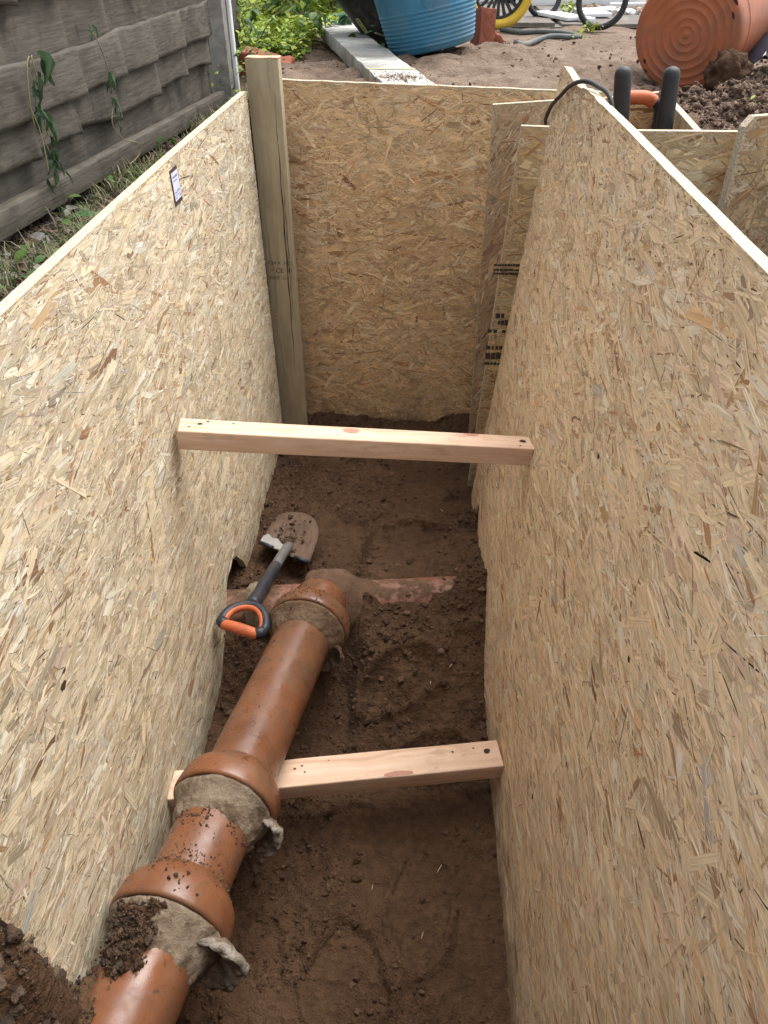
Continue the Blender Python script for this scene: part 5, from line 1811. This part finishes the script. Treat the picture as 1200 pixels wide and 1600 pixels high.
vine('thin withered vine with few leaves hanging mid fence, right one',
     [[(xv, 1.945, 1.330), (xv + .01, 1.955, 1.30), (xv + .008, 1.985, 1.248), (xv + .006, 1.995, 1.205), (xv, 1.985, 1.165), (xv, 1.965, 1.13), (xv + .012, 1.985, 1.095), (xv + .035, 2.03, 1.075), (xv + .03, 2.02, 1.05), (xv + .02, 1.97, 1.04)]],
     [((xv, 1.955, 1.334), .03, .018, R(60), R(-20), .4, 1), ((xv, 1.935, 1.332), .03, .016, R(-40), R(-30), .4, 0), ((xv + .006, 1.992, 1.238), .045, .022, R(60), R(-65), .3, 3), ((xv + .008, 1.985, 1.24), .04, .02, R(-60), R(-70), .4, 1),
      ((xv + .006, 2.002, 1.222), .035, .02, R(75), R(-75), .4, 0), ((xv + .004, 1.994, 1.185), .04, .02, R(60), R(-70), .4, 1), ((xv + .004, 1.998, 1.168), .025, .012, R(80), R(-70), .4, 3), ((xv + .002, 1.995, 1.122), .022, .014, R(70), R(-30), .4, 2)] + EXR)


def leaf_cloud(name, n, posf, Lr, cols, seed, upright=.2, parent=None):
    g3 = np.random.default_rng(seed)
    V0, F0 = leaf_verts(1, .62, .25, .2)
    Vs, cs = [], []
    pos, az, el = posf(g3, n)
    L = g3.uniform(Lr[0], Lr[1], n)
    ca, sa, ce, se = np.cos(az), np.sin(az), np.cos(el), np.sin(el)
    roll = g3.uniform(-.5, .5, n)
    x, y, z = V0[:, 0][None], V0[:, 1][None] * np.cos(roll)[:, None], V0[:, 2][None] + V0[:, 1][None] * np.sin(roll)[:, None]
    X1 = x * ce[:, None] - z * se[:, None]; Z1 = x * se[:, None] + z * ce[:, None]
    X = X1 * ca[:, None] - y * sa[:, None]; Y = X1 * sa[:, None] + y * ca[:, None]
    P = np.stack([X, Y, Z1], -1) * L[:, None, None] + pos[:, None]
    T = F0[None] + (np.arange(n) * len(V0))[:, None, None]
    me = tris_mesh(name, P.reshape(-1, 3), T.reshape(-1, 4), True)
    cc = np.array(cols)[g3.integers(0, len(cols), n)] * g3.uniform(.75, 1.25, (n, 1))
    face_colors(me, np.repeat(cc, len(F0), 0))
    me.materials.append(M['leaf'])
    return me


BRIGHT = [(.34, .42, .05), (.26, .37, .04), (.42, .48, .09), (.18, .28, .035), (.33, .43, .07)]
MIDG = [(.085, .16, .035), (.06, .125, .03), (.12, .19, .045), (.045, .10, .028)]


def cover_pos(g3, n):
    y = 3.70 + (g3.random(n) ** 1.1) * 3.6
    xr = np.interp(y, [3.7, 4.0, 4.4, 5.0, 7.3], [-.56, -.52, -.47, -.42, -.10])
    xl = np.interp(y, [3.7, 4.0, 5.0, 7.3], [-.80, -.90, -1.25, -1.7])
    x = xl + (xr - xl) * g3.random(n) + g3.normal(0, .02, n)
    z = ground_z(x, y) + .012 + g3.random(n) * .06 + .06 * np.maximum(0, fbm(x * 5, y * 5, seed=5)) + .03 * (y - 3.7)
    return np.stack([x, y, z], -1), g3.uniform(0, 6.28, n), g3.uniform(-.4, .6, n)


cv = link('ground_cover', leaf_cloud('ground_cover', 13000, cover_pos, (.018, .042), BRIGHT, 21))
tag(cv, 'bright yellow green low leaves covering the ground by the far fence', 'ground cover', kind='stuff')


def cover2(g3, n):
    x = g3.normal(-0.70, .07, n); y = g3.uniform(3.05, 3.9, n)
    z = ground_z(x, y) + g3.random(n) ** 1.5 * .16
    return np.stack([x, y, z], -1), g3.uniform(0, 6.28, n), g3.uniform(-.5, .8, n)


cv2 = link('ground_cover', leaf_cloud('ground_cover', 520, cover2, (.012, .03), BRIGHT + MIDG, 22))
tag(cv2, 'pale trailing weeds between the concrete post and the upright timber', 'ground cover', kind='stuff')


def weed(x, y, h, nl, cols, label, seed, spread=.09, Lr=(.03, .065)):
    g3 = np.random.default_rng(seed)
    z0 = float(ground_z(np.array([x]), np.array([y]))[0])
    root = thing('weed_plant', (x, y, z0), label, 'plant', 'leafy weeds by the far fence')
    lean = g3.normal(0, .05, 2)
    stems = []
    tops = []
    for k in range(3):
        e = Vector((lean[0] + g3.normal(0, spread), lean[1] + g3.normal(0, spread), h * g3.uniform(.75, 1.05)))
        pth = [Vector((g3.normal(0, .008), g3.normal(0, .008), -.02)), Vector((e.x * .3, e.y * .3, e.z * .45)), Vector((e.x * .7, e.y * .7, e.z * .8)), e]
        tops.append(smooth_path(pth, 5))
        stems.append(tube_data(tops[-1], .003, 6))
    V, Fc = join_data(stems)
    link('stem', mesh('stem', V, Fc, True), M['stem'], root)
    def pos(g4, n):
        P = []
        for _ in range(n):
            s = tops[g4.integers(0, 3)]
            P.append(s[int(len(s) * (.2 + .79 * g4.random() ** .8))] + Vector(g4.normal(0, .012, 3)))
        return np.array(P), g4.uniform(0, 6.28, n), g4.normal(-.35, .45, n)
    me = leaf_cloud('foliage', nl, pos, Lr, cols, seed + 1)
    link('foliage', me, None, root)
    return root


WD = ((-0.62, 4.55, .42, 60, MIDG, 'tall mid green weed close to the bleached fence panel'), (-0.50, 4.85, .40, 60, MIDG + BRIGHT, 'tall drooping green weed second along from the bleached fence'),
      (-0.36, 5.25, .42, 55, MIDG, 'tall green weed midway between the fence and the black tub'), (-0.70, 5.15, .45, 60, BRIGHT + MIDG, 'tall light green weed farthest back against the fence'),
      (-0.20, 5.45, .40, 50, BRIGHT + MIDG, 'yellowish weed behind the top end of the grey plank'), (-0.54, 4.18, .16, 30, MIDG, 'low dark green weed in front of the tall ones'),
      (-0.38, 4.30, .13, 26, [(.05, .13, .06), (.06, .15, .075)], 'small bluish green weed by the top end of the grey plank'), (-0.76, 3.75, .26, 40, BRIGHT + MIDG, 'straggly pale weed hugging the end of the fence'),
      (-0.30, 3.98, .07, 14, MIDG, 'tiny weed against the left side of the grey plank'), (-0.08, 3.72, .09, 10, [(.06, .13, .05)], 'tiny green sprig between the black tub and the blue tub'),
      (-0.10, 5.95, .5, 60, MIDG, 'tall dark weed at the back behind the black tub'), (-0.52, 5.85, .5, 70, BRIGHT + MIDG, 'tall bushy weed at the very back'))
for k, (x_, y_, h_, n_, c_, lab) in enumerate(WD):
    weed(x_, y_, h_, int(n_ * 1.5), c_, lab, 600 + 7 * k)
gw = random.Random(12)
for k in range(22):
    y_ = gw.uniform(4.5, 7.0)
    x_ = gw.uniform(np.interp(y_, [4.5, 7.0], [-.95, -1.5]), np.interp(y_, [4.5, 7], [-.50, -.15]))
    weed(x_, y_, gw.uniform(.3, .6), 80, gw.choice((MIDG, MIDG + BRIGHT, BRIGHT)), 'tall leafy green weed in the dense thicket beyond the fence end', 800 + 11 * k, .12, (.04, .085))
for k, (x_, y_, lab) in enumerate(((0.90, 5.68, 'green tuft between the two black hoops'), (0.885, 4.93, 'small green tuft at the foot of the larger hoop'), (0.80, 4.50, 'little green tuft at the bend of the hose'), (0.905, 2.30, 'single tiny seedling on the heaped soil'))):
    weed(x_, y_, (.10, .04, .03, .018)[k], (60, 26, 14, 5)[k], BRIGHT, lab, 700 + 5 * k, (.05, .04, .025, .006)[k], (.02, .035) if k < 3 else (.012, .018))


# grass strip along the fence
def grass(name, n, seed, posf, Lr, cols, label):
    g3 = np.random.default_rng(seed)
    x, y = posf(g3, n)
    z = ground_z(x, y)
    L = g3.uniform(*Lr, n); az = g3.uniform(0, 6.28, n); w_ = g3.uniform(.0007, .0020, n)
    bend = g3.uniform(.3, 1.3, n)
    dx, dy = np.cos(az), np.sin(az)
    rows = []
    for t in (0, .35, .7, 1.0):
        a = bend * t * 1.1
        hx = L * t * np.sin(a); hz = L * t * np.cos(a)
        cx, cy, cz = x + dx * hx, y + dy * hx, z + hz
        ww = w_ * (1 - .9 * t)
        rows.append(np.stack([np.stack([cx - dy * ww, cy + dx * ww, cz], -1), np.stack([cx + dy * ww, cy - dx * ww, cz], -1)], 1))
    P = np.concatenate(rows, 1)
    T = np.array([(0, 1, 3, 2), (2, 3, 5, 4), (4, 5, 7, 6)])[None] + (np.arange(n) * 8)[:, None, None]
    me = tris_mesh(name, P.reshape(-1, 3), T.reshape(-1, 4), True)
    cc = np.array(cols)[g3.integers(0, len(cols), n)] * g3.uniform(.7, 1.25, (n, 1))
    face_colors(me, np.repeat(cc, 3, 0))
    me.materials.append(M['grass'])
    return tag(link(name, me), label, 'grass', kind='stuff')


def gp(g3, n):
    y = g3.uniform(0.75, 2.95, n * 4); x = g3.uniform(-0.765, -0.515, n * 4)
    d = .55 + .9 * fbm(x * 5, y * 5, seed=8, oct=3)
    bare = np.exp(-((y - 2.28) / .20) ** 2 - ((x + .62) / .14) ** 2)
    k_ = g3.random(n * 4) < np.clip(d, .1, 1) * (1 - .95 * bare) * (1 - .6 * sst(2.4, 2.9, y))
    return x[k_][:n], y[k_][:n]


def gp2(g3, n):
    y = g3.normal(1.72, .28, n); x = g3.uniform(-0.79, -0.52, n)
    return x, y


def wrap_len(f):
    def q(g3, n):
        x, y = f(g3, n)
        if len(x) < n:
            k_ = g3.integers(0, len(x), n)
            x, y = x[k_] + g3.normal(0, .004, n), y[k_]
        return x, y
    return q


grass('dry_grass', 3000, 31, wrap_len(gp), (.02, .07), [(.26, .22, .13), (.32, .27, .17), (.20, .17, .10), (.15, .16, .075), (.36, .31, .22)], 'dry straw coloured grass between the fence and the trench')
grass('green_grass', 2300, 32, wrap_len(gp), (.02, .06), [(.095, .17, .045), (.07, .13, .04), (.14, .21, .07)], 'short green grass between the fence and the trench')
for k, (x_, y_, L_, az, el, c, lab) in enumerate(((-0.735, 1.575, .06, 20, 10, (.06, .15, .05), 'green leaf low against the fence foot'), (-0.70, 1.63, .045, -30, 14, (.13, .24, .04), 'yellow green leaf in the grass strip'), (-0.60, 1.60, .07, 60, 8, (.07, .14, .09), 'bluish green leaf at the edge of the pale board'),
                                                  (-0.64, 1.445, .045, -80, 6, (.42, .33, .18), 'fallen tan leaf in the dry grass by the board'), (-0.745, 1.395, .055, -70, 20, (.09, .17, .04), 'upright green leaf near the fence foot'), (-0.66, 1.80, .05, 30, 5, (.26, .17, .10), 'brown dead leaf in the grass further along'))):
    z_ = float(ground_z(np.array([x_]), np.array([y_]))[0]) + .02
    V, Fc = leaf_verts(L_, L_ * .5, .2, .3)
    me = mesh('fallen_leaf', V, Fc, True)
    tint_mesh(me, c)
    o_ = link('fallen_leaf', me, M['leaf'], None, (x_, y_, z_))
    o_.rotation_euler = (R(10), R(-el), R(az))
    tag(o_, lab, 'leaf')
# grey leaf litter
def lit(g3, n):
    x = g3.uniform(-0.8, -0.52, n); y = np.abs(g3.normal(0.95, .4, n)) + .2
    return np.stack([x, y, ground_z(x, y) + .008], -1), g3.uniform(0, 6.28, n), g3.uniform(-.3, .3, n)
tag(link('leaf_litter', leaf_cloud('leaf_litter', 520, lit, (.02, .045), [(.20, .19, .18), (.26, .25, .23), (.15, .13, .115), (.18, .13, .09)], 41)), 'grey dead leaves strewn at the near end of the grass strip', 'leaf litter', kind='stuff')
def lit2(g3, n):
    x = g3.uniform(1.0, 2.4, n); y = g3.uniform(5.6, 7.6, n)
    return np.stack([x, y, 0 * x + 1.085], -1), g3.uniform(0, 6.28, n), g3.uniform(-.3, .4, n)
tag(link('leaf_litter', leaf_cloud('leaf_litter', 900, lit2, (.03, .07), [(.26, .17, .10), (.33, .24, .15), (.18, .11, .07), (.40, .32, .22)], 43)), 'brown dead leaves strewn over the far paving behind the white boards', 'leaf litter', kind='stuff')
# dark earth between the grass tufts
xs_ = g_.uniform(-0.80, -0.51, 9000); ys_ = g_.uniform(0.7, 3.1, 9000)
rr_ = np.clip(np.exp(g_.normal(math.log(.0040), .55, 9000)), .0015, .012)
crumbs('topsoil_crumbs', np.stack([xs_, ys_, ground_z(xs_, ys_) + rr_ * .15], -1), rr_, 56, [(.055, .038, .029), (.08, .056, .042), (.10, .075, .058)], label='dark earth showing between the grass along the fence', cat='soil')
def wl(g3, n):
    x = g3.uniform(-0.77, -0.53, n); y = g3.uniform(0.9, 3.0, n)
    return np.stack([x, y, ground_z(x, y) + .012 + .02 * g3.random(n)], -1), g3.uniform(0, 6.28, n), g3.uniform(-.2, .7, n)
tag(link('low_weeds', leaf_cloud('low_weeds', 260, wl, (.012, .035), MIDG, 45)), 'small green weed leaves scattered through the grass strip', 'weeds', kind='stuff')
# crumbs of earth on the bare patch by the fence
xs_ = g_.normal(-0.63, .06, 900); ys_ = g_.normal(2.28, .18, 900)
kk = (xs_ < -0.54) & (xs_ > -0.79)
rr_ = np.clip(np.exp(g_.normal(math.log(.005), .6, kk.sum())), .002, .018)
crumbs('topsoil_crumbs', np.stack([xs_[kk], ys_[kk], ground_z(xs_[kk], ys_[kk]) + rr_ * .3], -1), rr_, 55, [(.07, .045, .033), (.11, .07, .05), (.15, .10, .075)], label='loose dark earth on the bare patch by the fence', cat='soil')
